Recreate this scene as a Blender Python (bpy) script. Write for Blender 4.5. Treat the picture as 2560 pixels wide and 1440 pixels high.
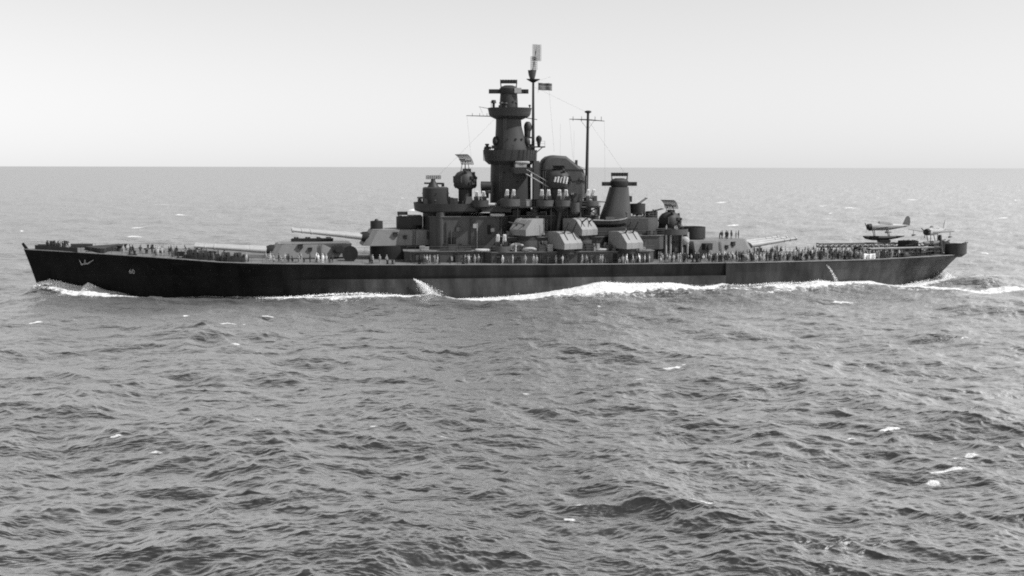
import bpy, bmesh, math, random
import numpy as np
from mathutils import Vector, Matrix

for _o in list(bpy.data.objects):
    bpy.data.objects.remove(_o)
S = bpy.context.scene
C = S.collection
R = math.radians
rnd = random.Random(60)

# ------------------------------------------------------------------ camera
CAM_H = 26.7
cam = bpy.data.cameras.new('camera')
cam.sensor_width = 36.0
cam.lens = 36.0 * 2610.0 / 2560.0
cam.clip_start = 0.5
cam.clip_end = 90000.0
camo = bpy.data.objects.new('camera', cam)
C.objects.link(camo)
camo.location = (0, 0, CAM_H)
camo.matrix_world = (Matrix.Translation((0, 0, CAM_H)) @ Matrix.Rotation(R(90 - 6.62), 4, 'X')
                     @ Matrix.Rotation(R(0.112), 4, 'Z'))
S.camera = camo

# ------------------------------------------------------------------ sun and sky (black and white film: blue-sensitive, so grey light)
SUN = Vector((0.62, -0.16, 0.77)).normalized()
elev = math.asin(SUN.z)
azim = math.atan2(SUN.x, SUN.y)
w = bpy.data.worlds.new('World')
S.world = w
w.use_nodes = True
nt = w.node_tree
nt.nodes.clear()
sky = nt.nodes.new('ShaderNodeTexSky')
sky.sky_type = 'NISHITA'
sky.sun_disc = False
sky.sun_elevation = elev
sky.sun_rotation = azim
sky.air_density = 1.0
sky.dust_density = 0.1
sky.ozone_density = 1.0
sep = nt.nodes.new('ShaderNodeSeparateColor')
bw = nt.nodes.new('ShaderNodeMath')
bw.operation = 'POWER'
bw.inputs[1].default_value = 0.82
mul = nt.nodes.new('ShaderNodeMath')
mul.operation = 'MULTIPLY'
mul.inputs[1].default_value = 1.0
bg = nt.nodes.new('ShaderNodeBackground')
bg.inputs['Strength'].default_value = 0.1
out = nt.nodes.new('ShaderNodeOutputWorld')
nt.links.new(sky.outputs[0], sep.inputs[0])
mixf = nt.nodes.new('ShaderNodeMix')        # orthochromatic film: mostly blue, a little red
mixf.data_type = 'FLOAT'
mixf.inputs[0].default_value = 0.22
nt.links.new(sep.outputs[2], mixf.inputs[2])
nt.links.new(sep.outputs[0], mixf.inputs[3])
nt.links.new(mixf.outputs[0], bw.inputs[0])
nt.links.new(bw.outputs[0], mul.inputs[0])
nt.links.new(mul.outputs[0], bg.inputs['Color'])
nt.links.new(bg.outputs[0], out.inputs[0])

sl = bpy.data.lights.new('sun', 'SUN')
sl.energy = 3.4
sl.angle = R(0.6)
sl.color = (1.0, 1.0, 1.0)
so = bpy.data.objects.new('sun', sl)
C.objects.link(so)
so.rotation_euler = SUN.to_track_quat('Z', 'Y').to_euler()
so.location = (0, 0, 200)

S.view_settings.view_transform = 'Standard'
S.view_settings.look = 'None'
S.view_settings.exposure = 0.97
S.view_settings.gamma = 1.0
S.view_settings.use_curve_mapping = False
S.render.engine = 'CYCLES'
S.cycles.use_denoising = False
S.cycles.filter_width = 1.9
S.cycles.max_bounces = 6
S.cycles.diffuse_bounces = 3
S.cycles.glossy_bounces = 3


# ------------------------------------------------------------------ materials
def paint(name, v, rough=0.6, var=0.25, scale=0.35, streak=True, spec=0.3):
    m = bpy.data.materials.new(name)
    m.use_nodes = True
    t = m.node_tree
    b = t.nodes['Principled BSDF']
    b.inputs['Roughness'].default_value = rough
    b.inputs['Specular IOR Level'].default_value = spec
    tc = t.nodes.new('ShaderNodeTexCoord')
    mp = t.nodes.new('ShaderNodeMapping')
    mp.inputs['Scale'].default_value = (1, 1, 0.3 if streak else 1)
    n = t.nodes.new('ShaderNodeTexNoise')
    n.inputs['Scale'].default_value = scale
    n.inputs['Detail'].default_value = 6
    n.inputs['Roughness'].default_value = 0.65
    r = t.nodes.new('ShaderNodeMapRange')
    r.inputs['From Min'].default_value = 0.3
    r.inputs['From Max'].default_value = 0.7
    r.inputs['To Min'].default_value = v * (1 - var)
    r.inputs['To Max'].default_value = v * (1 + var)
    t.links.new(tc.outputs['Object'], mp.inputs[0])
    t.links.new(mp.outputs[0], n.inputs['Vector'])
    t.links.new(n.outputs['Fac'], r.inputs['Value'])
    t.links.new(r.outputs[0], b.inputs['Base Color'])
    return m


M = {
    'anchor': paint('anchor_steel', 0.2, 0.4, 0.3, 2.0, False, 0.5),
    'antenna': paint('antenna_paint', 0.015, 0.8, 0.1, 1.0, False, 0.05),
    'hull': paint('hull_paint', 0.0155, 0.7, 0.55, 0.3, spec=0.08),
    'tower': paint('tower_paint', 0.029, 0.65, 0.25, 0.5),
    'house': paint('deckhouse_paint', 0.05, 0.65, 0.25, 0.5),
    'turret': paint('turret_paint', 0.145, 0.6, 0.15, 0.4),
    'mount': paint('gunhouse_paint', 0.17, 0.6, 0.12, 0.6),
    'barrel': paint('barrel_paint', 0.28, 0.5, 0.12, 0.6, False),
    'dark': paint('dark_paint', 0.019, 0.6, 0.3, 0.8),
    'black': paint('black_bloomer', 0.010, 0.8, 0.3, 1.0),
    'deck': paint('deck_planking', 0.11, 0.8, 0.25, 0.6, False),
    'trim': paint('deck_edge_paint', 0.16, 0.7, 0.2, 0.8, False),
    'light': paint('light_grey_paint', 0.26, 0.6, 0.15, 1.0),
    'canvas': paint('canvas', 0.5, 0.9, 0.15, 1.5, False),
    'white': paint('white_paint', 0.75, 0.6, 0.05, 1.0, False),
    'wire': paint('wire', 0.05, 0.6, 0.1, 1.0, False),
    'plane': paint('aircraft_paint', 0.27, 0.45, 0.1, 1.0, False),
    'planeside': paint('aircraft_dark_paint', 0.11, 0.5, 0.1, 1.0, False),
    'skin': paint('skin', 0.36, 0.6, 0.1, 3.0, False),
    'navy': paint('navy_cloth', 0.03, 0.9, 0.2, 3.0, False),
    'denim': paint('denim_cloth', 0.075, 0.9, 0.2, 3.0, False),
    'chambray': paint('chambray_cloth', 0.3, 0.9, 0.15, 3.0, False),
    'whitecloth': paint('white_cloth', 0.7, 0.9, 0.08, 3.0, False),
    'raft': paint('raft_canvas', 0.3, 0.9, 0.15, 1.5, False),
    'hair': paint('dark_hair', 0.02, 0.7, 0.2, 3.0, False),
}


# ------------------------------------------------------------------ mesh building helpers
class MB:
    def __init__(s):
        s.v = []
        s.f = []
        s.smooth = []

    def add(s, vs, fs, smooth=False):
        b = len(s.v)
        s.v += [tuple(p) for p in vs]
        s.f += [tuple(i + b for i in f) for f in fs]
        s.smooth += [smooth] * len(fs)
        return s

    def box(s, x0, x1, y0, y1, z0, z1, ix=0.0, iy=0.0):
        if x0 > x1: x0, x1 = x1, x0
        if y0 > y1: y0, y1 = y1, y0
        vs = [(x0, y0, z0), (x1, y0, z0), (x1, y1, z0), (x0, y1, z0),
              (x0 + ix, y0 + iy, z1), (x1 - ix, y0 + iy, z1), (x1 - ix, y1 - iy, z1), (x0 + ix, y1 - iy, z1)]
        return s.add(vs, [(3, 2, 1, 0), (4, 5, 6, 7), (0, 1, 5, 4), (1, 2, 6, 5), (2, 3, 7, 6), (3, 0, 4, 7)])

    def prism(s, poly, z0, z1, top=None):
        n = len(poly)
        top = top or poly
        vs = [(p[0], p[1], z0) for p in poly] + [(p[0], p[1], z1) for p in top]
        fs = [tuple(range(n - 1, -1, -1)), tuple(range(n, 2 * n))]
        fs += [(i, (i + 1) % n, n + (i + 1) % n, n + i) for i in range(n)]
        return s.add(vs, fs)

    def slab(s, prof, y0, y1):
        """profile of (x, z) points (counter-clockwise seen from -y) swept along y"""
        n = len(prof)
        vs = [(p[0], y0, p[1]) for p in prof] + [(p[0], y1, p[1]) for p in prof]
        fs = [tuple(range(n)), tuple(range(2 * n - 1, n - 1, -1))]
        fs += [(i, n + i, n + (i + 1) % n, (i + 1) % n) for i in range(n)]
        return s.add(vs, fs)

    def loft(s, rings, n=24, cap=True, power=2.0, smooth=True):
        """rings: (cx, cy, z, rx, ry)"""
        vs = []
        for (cx, cy, z, rx, ry) in rings:
            for i in range(n):
                a = 2 * math.pi * i / n
                c, q = math.cos(a), math.sin(a)
                c = math.copysign(abs(c) ** (2 / power), c)
                q = math.copysign(abs(q) ** (2 / power), q)
                vs.append((cx + rx * c, cy + ry * q, z))
        fs = []
        for k in range(len(rings) - 1):
            for i in range(n):
                j = (i + 1) % n
                fs.append((k * n + i, k * n + j, (k + 1) * n + j, (k + 1) * n + i))
        s.add(vs, fs, smooth)
        b = len(s.v) - len(vs)
        if cap:
            s.f.append(tuple(b + i for i in range(n - 1, -1, -1)))
            s.f.append(tuple(b + (len(rings) - 1) * n + i for i in range(n)))
            s.smooth += [False, False]
        return s

    def tube(s, p, q, r0, r1=None, n=8, cap=True, smooth=True):
        r1 = r0 if r1 is None else r1
        p = Vector(p)
        q = Vector(q)
        d = (q - p)
        if d.length < 1e-6:
            return s
        d.normalize()
        u = d.orthogonal().normalized()
        t = d.cross(u)
        vs = []
        for (c, r) in ((p, r0), (q, r1)):
            for i in range(n):
                a = 2 * math.pi * i / n
                vs.append(c + u * (r * math.cos(a)) + t * (r * math.sin(a)))
        fs = [(i, (i + 1) % n, n + (i + 1) % n, n + i) for i in range(n)]
        s.add(vs, fs, smooth)
        if cap:
            b = len(s.v) - 2 * n
            s.f.append(tuple(b + i for i in range(n - 1, -1, -1)))
            s.f.append(tuple(b + n + i for i in range(n)))
            s.smooth += [False, False]
        return s

    def path(s, pts, r, n=6):
        for a, b in zip(pts[:-1], pts[1:]):
            s.tube(a, b, r, r, n)
        return s

    def tub(s, cx, cy, z0, z1, rx, ry, wall=0.12, n=28, under=0.0, uz=0.0, power=2.0):
        """open tub with floor; under: radius factor of the tapered underside reaching uz below"""
        rr = []
        if uz > 0:
            rr.append((cx, cy, z0 - uz, rx * under, ry * under))
        rr += [(cx, cy, z0, rx, ry), (cx, cy, z1, rx, ry), (cx, cy, z1, rx - wall, ry - wall),
               (cx, cy, z0 + 0.15, rx - wall, ry - wall)]
        return s.loft(rr, n, True, power)

    def ball(s, c, rx, ry, rz, n=12, m=8):
        rings = []
        for k in range(1, m):
            a = -math.pi / 2 + math.pi * k / m
            rings.append((c[0], c[1], c[2] + rz * math.sin(a), rx * math.cos(a), ry * math.cos(a)))
        return s.loft(rings, n)

    def mesh(s, name):
        me = bpy.data.meshes.new(name)
        me.from_pydata(s.v, [], s.f)
        me.polygons.foreach_set('use_smooth', s.smooth)
        me.update()
        if any(s.smooth):
            me.set_sharp_from_angle(angle=R(38))
        return me

    def build(s, name, mat, parent=None, loc=(0, 0, 0), rot=(0, 0, 0), label=None, kind=None):
        me = s.mesh(name)
        me.materials.append(M[mat] if isinstance(mat, str) else mat)
        return place(name, me, parent, loc, rot, label, kind)


def place(name, me, parent=None, loc=(0, 0, 0), rot=(0, 0, 0), label=None, kind=None):
    o = bpy.data.objects.new(name, me)
    C.objects.link(o)
    if parent is not None:
        o.parent = parent
    o.location = loc
    o.rotation_euler = rot
    if label: o['label'] = label
    if kind: o['kind'] = kind
    return o


def empty(name, loc=(0, 0, 0), rz=0.0, parent=None):
    o = bpy.data.objects.new(name, None)
    C.objects.link(o)
    o.empty_display_size = 1.0
    o.location = loc
    o.rotation_euler = (0, 0, rz)
    if parent is not None:
        o.parent = parent
    return o


def tag(o, label, cat, group=None):
    o['label'] = label
    o['category'] = cat
    if group: o['group'] = group
    return o


# ------------------------------------------------------------------ where the ship lies
HEAD = R(187.1)                     # ship's local +X (bow) in the world
ORG = Vector((1.1, 230.0, 0.0))
AX = np.array([math.cos(HEAD), math.sin(HEAD)])
PT = np.array([-math.sin(HEAD), math.cos(HEAD)])     # port side, towards the camera


def W(x, y, z):
    return (ORG.x + AX[0] * x + PT[0] * y, ORG.y + AX[1] * x + PT[1] * y, z)


T_WL = [(-97.5, .7), (-94, 2.2), (-90, 4), (-80, 8), (-65, 12.5), (-50, 15.3), (-42.4, 16.2), (-30, 16.9), (10, 17.0),
        (30, 16.2), (45, 14), (55, 12), (65, 9.5), (75, 6.8), (85, 4.0), (95, 1.5), (101, .12)]
T_DK = [(-97.5, 4.4), (-96, 5.2), (-90, 7.5), (-80, 9.8), (-69, 12.0), (-52, 14.8), (-45, 15.6), (-30, 16.3), (32, 16.4),
        (45, 16.0), (54.6, 15.5), (62.5, 14.4), (70.7, 12.5), (79.5, 10.0), (87.6, 7.2), (94, 4.6), (98, 2.6), (100, 1.3), (101, .35)]
T_ZD = [(-101, 7.0), (-98, 6.95), (-89, 6.7), (-78, 6.5), (-60, 6.55), (-45, 6.6), (-10, 6.6), (32, 6.92), (54.6, 7.38), (62.5, 7.65),
        (70.7, 8.2), (79.5, 8.65), (88, 9.0), (98, 9.35), (104, 9.5)]


def tab(T, x):
    return float(np.interp(x, [t[0] for t in T], [t[1] for t in T]))


def hw(x): return tab(T_WL, x)
def hd(x): return tab(T_DK, x)
def zd(x): return tab(T_ZD, x)


def shear(s, t):
    """rake of stem and counter: x offset of station s at height fraction t"""
    if s > 90:
        return 2.6 * ((s - 90) / 11) ** 2 * max(t, -0.3) ** 1.15 if t > 0 else 0.0
    if s < -88:
        return -4.0 * min(1, (-88 - s) / 9.5) * max(0, t)
    return 0.0


def recess(s):
    if s < -42.4: return 0.0
    if s < 32: return 1.0
    return max(0.0, 1 - (s - 32) / 16)


def hull_y(s, z):
    Z = zd(s)
    t = z / Z
    if z < 0:
        return hw(s) * (1 + 0.03 * z)
    p = 1.0 + 0.9 * max(0, min(1, (s - 40) / 40)) + 0.5 * max(0, min(1, (-70 - s) / 25))
    return hw(s) + (hd(s) - hw(s)) * t ** p


# ------------------------------------------------------------------ sea
SEA_RAMP = [(0.024, 0.02), (0.042, 0.06), (0.063, 0.22), (0.10, 0.56), (0.2, 0.72), (0.5, 0.63)]


def make_sea():
    rs = np.random.RandomState(11)
    g = 9.81

    def tile(L, N, lo, hi, U, th0):
        k1 = np.fft.fftfreq(N, L / N) * 2 * np.pi
        kx, ky = np.meshgrid(k1, k1, indexing='ij')
        k = np.hypot(kx, ky)
        k[0, 0] = 1e9
        lam = 2 * np.pi / k
        Sk = 0.5 * 0.0095 * k ** -3 * np.exp(-0.74 * (g / (k * U * U)) ** 2)
        th = np.arctan2(ky, kx) - th0
        D = 0.6 * (2 / np.pi) * np.where(np.cos(th) > 0, np.cos(th) ** 2, 0) + 0.4 / (2 * np.pi)
        psi = Sk / k * D
        psi[(lam > lo) | (lam <= hi)] = 0
        dk = 2 * np.pi / L
        A = np.sqrt(psi) * dk * (rs.randn(N, N) + 1j * rs.randn(N, N))
        h = np.real(np.fft.ifft2(A)) * N * N
        dx = np.real(np.fft.ifft2(1j * kx / k * A)) * N * N
        dy = np.real(np.fft.ifft2(1j * ky / k * A)) * N * N
        return L, N, np.stack([dx, dy, h], -1).astype(np.float32)

    def sample(t, X, Y):
        L, N, f = t
        u = X / L * N
        v = Y / L * N
        i = np.floor(u).astype(np.int64)
        j = np.floor(v).astype(np.int64)
        a = (u - i)[:, None].astype(np.float32)
        b = (v - j)[:, None].astype(np.float32)
        i0, i1, j0, j1 = i % N, (i + 1) % N, j % N, (j + 1) % N
        return (f[i0, j0] * (1 - a) + f[i1, j0] * a) * (1 - b) + (f[i0, j1] * (1 - a) + f[i1, j1] * a) * b

    th0 = R(-118)
    big = tile(613.0, 1024, 400.0, 4.2, 7.4, th0)
    small = tile(71.0, 512, 4.2, 0.4, 7.4, th0 + 0.25)

    # rings round the observer, closer together near by; columns finer in the seaward sector
    fine = np.radians(np.linspace(-37.5, 37.5, 1290))
    coarse = np.radians(np.arange(37.5 + 5, 322.5 - 1, 5.0))
    ang = np.concatenate([fine, coarse])
    near = np.linspace(1.0, 54.0, 28)
    mid = 1 / np.linspace(1 / 55.0, 1 / 1700.0, 770)
    far = np.geomspace(1800, 60000, 40)
    rad = np.concatenate([near, mid, far])
    nr, na = len(rad), len(ang)
    RR, AA = np.meshgrid(rad, ang, indexing='ij')
    X0 = (RR * np.sin(AA)).ravel()
    Y0 = (RR * np.cos(AA)).ravel()
    rr = RR.ravel()
    d = np.zeros((len(X0), 3), np.float32)
    wb = np.clip(1.15 - rr / 2600, 0.0, 1)
    wb[rr > 1750] = 0
    ws = np.where(rr < 110, 1.0, np.clip(260 / np.maximum(rr, 1), 0.7, 1))
    ws[rr > 1750] = 0
    sel = rr < 1750
    d[sel] = sample(big, X0[sel], Y0[sel]) * wb[sel, None] * 1.45 + 2.2 * sample(small, X0[sel], Y0[sel]) * ws[sel, None]

    # ---- the ship's wave system, in ship axes
    xs = (X0 - ORG.x) * AX[0] + (Y0 - ORG.y) * AX[1]
    ys = (X0 - ORG.x) * PT[0] + (Y0 - ORG.y) * PT[1]
    E = [(-100, 1.3), (-98, 1.3), (-92, .75), (-86, .05), (-82, .5), (-75.4, 1.5), (-68, 1.8), (-64, 2.35), (-60, 2.0), (-53, 2.2), (-48, 1.9), (-41, 2.0),
         (-37, 1.7), (-31, 2.45), (-20, 2.7), (-15.6, 3.0), (-8.4, 1.5), (-2.6, .7), (5.7, .2), (15.5, -.2), (20, .3), (29, .95), (34, 1.25), (40, 1.0),
         (50, .2), (65, .0), (73, -.45), (81, -.4), (84, .5), (87, 1.2), (89.5, 2.0), (90.5, 2.3), (92, 2.0), (94, 2.2), (96.4, 2.8), (98.6, 2.95), (100.3, 2.7), (101.9, 1.95), (103, 1.2), (104.5, 0.3), (107, 0)]
    ex = np.interp(xs, [e[0] for e in E], [e[1] for e in E])
    hb = np.interp(xs, [t[0] for t in T_WL], [t[1] for t in T_WL])
    dd = np.maximum(np.abs(ys) - hb, 0)
    wid = np.interp(xs, [-100, -60, 0, 60, 85, 95, 104], [5, 5, 5.5, 5, 4.2, 3.2, 2.2])
    inr = (xs > -100) & (xs < 107)
    e = np.where(inr, ex * np.exp(-(dd / wid) ** 2), 0)
    # water piling up astern and the stern crest rolling away
    def gauss(cx, cy, sx, sy, rot=0.0):
        u = (xs - cx) * math.cos(rot) + (ys - cy) * math.sin(rot)
        v = -(xs - cx) * math.sin(rot) + (ys - cy) * math.cos(rot)
        return np.exp(-(u / sx) ** 2 - (v / sy) ** 2)
    e = e + np.where(xs <= -100, 1.3 * np.exp(-((xs + 100) / 4) ** 2) * np.exp(-(dd / 5) ** 2), 0)
    e = e + 2.1 * gauss(-104.5, 8.5, 8.5, 3.6, math.pi - 0.30)
    calm = 1 - 0.35 * np.exp(-(dd / 3) ** 2) * ((xs > -120) & (xs < 106))
    d *= calm[:, None]
    d[:, 2] += e

    # ---- foam
    FW = [(-100, 4), (-96, 4), (-90, 4.5), (-86, 5), (-83, 4.5), (-80, 3.2), (-74, 2.7), (-68, 2.8), (-63, 3.5), (-60, 3.0), (-55, 2.4), (-51, .8), (-46, .4),
          (-42, 1.0), (-39, 3.0), (-33, 3.4), (-26, 3.6), (-21, 4.3), (-16, 6.0), (-11, 6.6), (-4, 6.6), (2, 8.6), (7, 8.2), (12, 5.6), (16, 3.2), (19, 1.2), (22, 1.6), (26, 2.8),
          (30, 2.4), (34, 2.6), (40, 2.6), (46, 3.6), (50, 2.8), (56, 1.2), (66, 1.4), (70, .9), (74, .2), (78, 1.0), (81, 2.6), (85, 4.4), (88, 5.4), (91, 5.4), (94, 5.0), (97, 3.6), (101, 2.0), (103.5, 1.0)]
    fw = np.interp(xs, [f[0] for f in FW], [f[1] for f in FW])
    foam = np.where((xs > -101) & (xs < 103.5), np.clip(1.25 - (dd / np.maximum(fw, .05)) ** 2 * 0.95, 0, 1), 0)
    foam = np.maximum(foam, np.where((xs > -99) & (xs < 60), 0.43 * np.exp(-(np.maximum(dd - fw, 0) / 3.5) ** 2), 0))
    glass = np.clip((xs - 92) / 4, 0, 1) * 0.30       # the green sheet at the stem is only half broken
    foam = foam * (1 - np.where(xs > 92, glass, 0))

    def line(pts, wd, amp):
        nonlocal foam
        best = np.full(len(xs), 1e9)
        for (ax_, ay_), (bx_, by_) in zip(pts[:-1], pts[1:]):
            vx, vy = bx_ - ax_, by_ - ay_
            t = np.clip(((xs - ax_) * vx + (ys - ay_) * vy) / (vx * vx + vy * vy), 0, 1)
            best = np.minimum(best, np.hypot(xs - ax_ - t * vx, ys - ay_ - t * vy))
        foam = np.maximum(foam, amp * np.exp(-(best / wd) ** 2))

    line([(-85, 7.2), (-91, 4.9), (-96.6, 3.4), (-103, 2.8), (-109, 2.4)], 1.5, 1.0)
    line([(-97, 2.6), (-101, 0.5), (-108, -1.0), (-116, -2)], 2.2, .8)
    line([(-83, 11), (-86, 13.5), (-90, 16.0), (-96, 16.4), (-102, 16.2), (-109, 15.4)], 1.9, 0.95)
    line([(-80, 13), (-86, 16.5), (-92, 18.5)], 1.2, 0.6)
    line([(-104, -6), (-114, -8), (-126, -10)], 1.5, 0.6)
    line([(-108, 2), (-130, 4), (-180, 6)], 5.0, 0.40)
    line([(92, 6.3), (87.5, 8.2), (83, 10.0), (79, 11.2)], 1.0, 0.95)
    line([(50, 17.8), (43, 15.8), (36, 16.5)], .8, .8)
    line([(-40, 19.8), (-50, 19), (-58, 17)], 1.0, .55)
    # whitecaps: (x, y, half length, half width, slant)
    caps = [(-43.2, 183.2, 1.1, 0.55, 0), (-46.7, 176, 2.2, .35, .35), (-82.3, 174.2, 1.3, .5, .2), (-41.6, 154.4, 1.0, .4, 0), (19.1, 136.1, 1.0, .5, -.2), (13.9, 132.1, .9, .35, 0),
            (-25.1, 104.4, .5, .35, -.5), (-40.3, 97.9, .75, .3, 0), (35.6, 88.2, .55, .45, -.8), (37.3, 90.6, 1.5, .25, .12), (41.6, 93.3, 1.0, .45, .5),
            (36.4, 100.9, 1.0, .35, 0), (4.9, 76.9, .5, .25, 0), (15.9, 80.3, 1.0, .2, 0), (18.8, 81.8, .4, .3, 0), (67.9, 206.9, 2.0, .6, 0), (-92.2, 209.5, 1.2, .6, 0),
            (-168.8, 458.9, 4, 2, .1), (-138.2, 383.2, 3.4, 1.6, .3), (-179, 563, 4, 3, 0), (98.1, 474.3, 4, 2, 0), (157, 808, 6, 5, 0), (225.8, 687, 6, 3.4, 0),
            (340, 869, 6, 5, 0), (214, 465, 4, 2, 0), (-60, 640, 5, 3, 0), (-250, 730, 6, 4, 0), (262, 560, 4, 2, 0), (-110, 300, 2.5, 1, .2), (150, 330, 2.5, 1, 0), (120, 150, 1, .5, 0)]
    rc = np.random.RandomState(5)
    for _ in range(26):
        Yc = float(rc.uniform(75, 200)) if rc.rand() < .55 else float(rc.uniform(260, 900))
        Xc = float(rc.uniform(-.55, .55)) * Yc
        sc = 0.3 + Yc / 420
        caps.append((Xc, Yc, sc * rc.uniform(.5, 1.3), sc * rc.uniform(.15, .35), rc.uniform(-.3, .3)))
    hz = d[:, 2]
    for ci_, (cx, cy, a, b, sl_) in enumerate(caps):
        amp_ = 0.86 if ci_ < 16 else 0.72
        rr_ = 0.5 + cy / 160
        loc = np.nonzero((np.abs(X0 - cx) < rr_) & (np.abs(Y0 - cy) < rr_))[0]
        if len(loc):
            k_ = loc[hz[loc].argmax()]
            cx, cy = X0[k_], Y0[k_] + .3 * b
        u = (X0 - cx) * math.cos(sl_) + (Y0 - cy) * math.sin(sl_)
        v = -(X0 - cx) * math.sin(sl_) + (Y0 - cy) * math.cos(sl_)
        near_ = (np.abs(u) < 5 * a) & (np.abs(v) < 5 * b)
        q = np.zeros_like(foam)
        q[near_] = amp_ * np.exp(-(u[near_] / a) ** 2 - (v[near_] / b) ** 2) + 0.42 * np.exp(-((u[near_] - 1.2 * a) / (1.7 * a)) ** 2 - ((v[near_] - b) / (1.8 * b)) ** 2)
        foam = np.maximum(foam, q)

    co = np.empty((len(X0), 3), np.float32)
    co[:, 0] = X0 + 1.0 * d[:, 0]
    co[:, 1] = Y0 + 1.0 * d[:, 1]
    co[:, 2] = d[:, 2]
    idx = np.arange(nr * na).reshape(nr, na)
    a_ = idx[:-1, :]
    b_ = np.roll(idx, -1, axis=1)[:-1, :]
    c_ = np.roll(idx, -1, axis=1)[1:, :]
    d_ = idx[1:, :]
    quads = np.stack([a_, b_, c_, d_], -1).reshape(-1, 4).astype(np.int32)
    me = bpy.data.meshes.new('sea')
    me.vertices.add(len(co))
    me.vertices.foreach_set('co', co.ravel())
    nq = len(quads)
    me.loops.add(nq * 4)
    me.loops.foreach_set('vertex_index', quads.ravel())
    me.polygons.add(nq)
    me.polygons.foreach_set('loop_start', np.arange(0, nq * 4, 4, dtype=np.int32))
    me.polygons.foreach_set('use_smooth', np.ones(nq, bool))
    me.update(calc_edges=True)
    at = me.attributes.new('foam', 'FLOAT', 'POINT')
    at.data.foreach_set('value', foam.astype(np.float32))
    # slopes too fine for the mesh at that spacing become microfacet roughness
    mss = 0.003 + 0.016 * (1 - np.exp(-rr / 350.0))
    rough = (2 * mss) ** 0.25
    at = me.attributes.new('ripple', 'FLOAT', 'POINT')
    at.data.foreach_set('value', rough.astype(np.float32))

    m = bpy.data.materials.new('sea_water')
    m.use_nodes = True
    t = m.node_tree
    t.nodes.clear()
    N = t.nodes.new
    out = N('ShaderNodeOutputMaterial')
    deep = N('ShaderNodeBsdfDiffuse')
    deep.inputs['Color'].default_value = (0.022, 0.022, 0.022, 1)
    glo = N('ShaderNodeBsdfGlossy')
    glo.inputs['Color'].default_value = (1, 1, 1, 1)
    frs = N('ShaderNodeFresnel')
    frs.inputs['IOR'].default_value = 1.34
    ramp = N('ShaderNodeValToRGB')
    el = ramp.color_ramp.elements
    el[0].position, el[0].color = 0.0, (0, 0, 0, 1)
    el[1].position, el[1].color = 1.0, (.62, .62, .62, 1)
    for p_, c_ in SEA_RAMP:
        e_ = el.new(p_)
        e_.color = (c_, c_, c_, 1)
    wat = N('ShaderNodeMixShader')
    t.links.new(frs.outputs[0], ramp.inputs[0])
    t.links.new(ramp.outputs[0], wat.inputs[0])
    t.links.new(deep.outputs[0], wat.inputs[1])
    t.links.new(glo.outputs[0], wat.inputs[2])
    ar = N('ShaderNodeAttribute')
    ar.attribute_name = 'ripple'
    t.links.new(ar.outputs['Fac'], glo.inputs['Roughness'])
    geo = N('ShaderNodeNewGeometry')
    n1 = N('ShaderNodeTexNoise')
    n1.inputs['Scale'].default_value = 2.6
    n1.inputs['Detail'].default_value = 4
    n1.inputs['Roughness'].default_value = 0.6
    t.links.new(geo.outputs['Position'], n1.inputs['Vector'])
    bump = N('ShaderNodeBump')
    bump.inputs['Strength'].default_value = 1.0
    bump.inputs['Distance'].default_value = 0.035
    n2 = N('ShaderNodeTexNoise')
    n2.inputs['Scale'].default_value = 0.75
    n2.inputs['Detail'].default_value = 5
    n2.inputs['Roughness'].default_value = 0.62
    n2.inputs['Distortion'].default_value = 0.6
    mp2 = N('ShaderNodeMapping')
    mp2.inputs['Rotation'].default_value = (0, 0, R(-14))
    mp2.inputs['Scale'].default_value = (0.55, 1.25, 1)
    t.links.new(geo.outputs['Position'], mp2.inputs[0])
    t.links.new(mp2.outputs[0], n2.inputs['Vector'])
    b2 = N('ShaderNodeBump')
    b2.inputs['Strength'].default_value = 1.0
    b2.inputs['Distance'].default_value = 0.13
    t.links.new(n2.outputs['Fac'], b2.inputs['Height'])
    n3 = N('ShaderNodeTexNoise')
    n3.inputs['Scale'].default_value = 0.20
    n3.inputs['Detail'].default_value = 4
    n3.inputs['Roughness'].default_value = 0.6
    n3.inputs['Distortion'].default_value = 0.5
    mp3 = N('ShaderNodeMapping')
    mp3.inputs['Rotation'].default_value = (0, 0, R(-9))
    mp3.inputs['Scale'].default_value = (0.6, 1.4, 1)
    t.links.new(geo.outputs['Position'], mp3.inputs[0])
    t.links.new(mp3.outputs[0], n3.inputs['Vector'])
    b3 = N('ShaderNodeBump')
    b3.inputs['Strength'].default_value = 1.0
    b3.inputs['Distance'].default_value = 1.15
    t.links.new(n3.outputs['Fac'], b3.inputs['Height'])
    t.links.new(b3.outputs[0], b2.inputs['Normal'])
    t.links.new(b2.outputs[0], bump.inputs['Normal'])
    t.links.new(n1.outputs['Fac'], bump.inputs['Height'])
    for q_ in (deep, glo, frs):
        t.links.new(bump.outputs[0], q_.inputs['Normal'])
    fo = N('ShaderNodeBsdfPrincipled')
    fo.inputs['Roughness'].default_value = 0.9
    fo.inputs['Specular IOR Level'].default_value = 0.1
    fn = N('ShaderNodeTexNoise')
    fn.inputs['Scale'].default_value = 1.1
    fn.inputs['Detail'].default_value = 8
    fn.inputs['Roughness'].default_value = 0.68
    t.links.new(geo.outputs['Position'], fn.inputs['Vector'])
    fc = N('ShaderNodeMapRange')
    fc.inputs['From Min'].default_value = 0.3
    fc.inputs['From Max'].default_value = 0.7
    fc.inputs['To Min'].default_value = 0.36
    fc.inputs['To Max'].default_value = 0.72
    t.links.new(fn.outputs['Fac'], fc.inputs['Value'])
    t.links.new(fc.outputs[0], fo.inputs['Base Color'])
    fb = N('ShaderNodeBump')
    fb.inputs['Strength'].default_value = 0.8
    fb.inputs['Distance'].default_value = 0.6
    t.links.new(fn.outputs['Fac'], fb.inputs['Height'])
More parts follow.
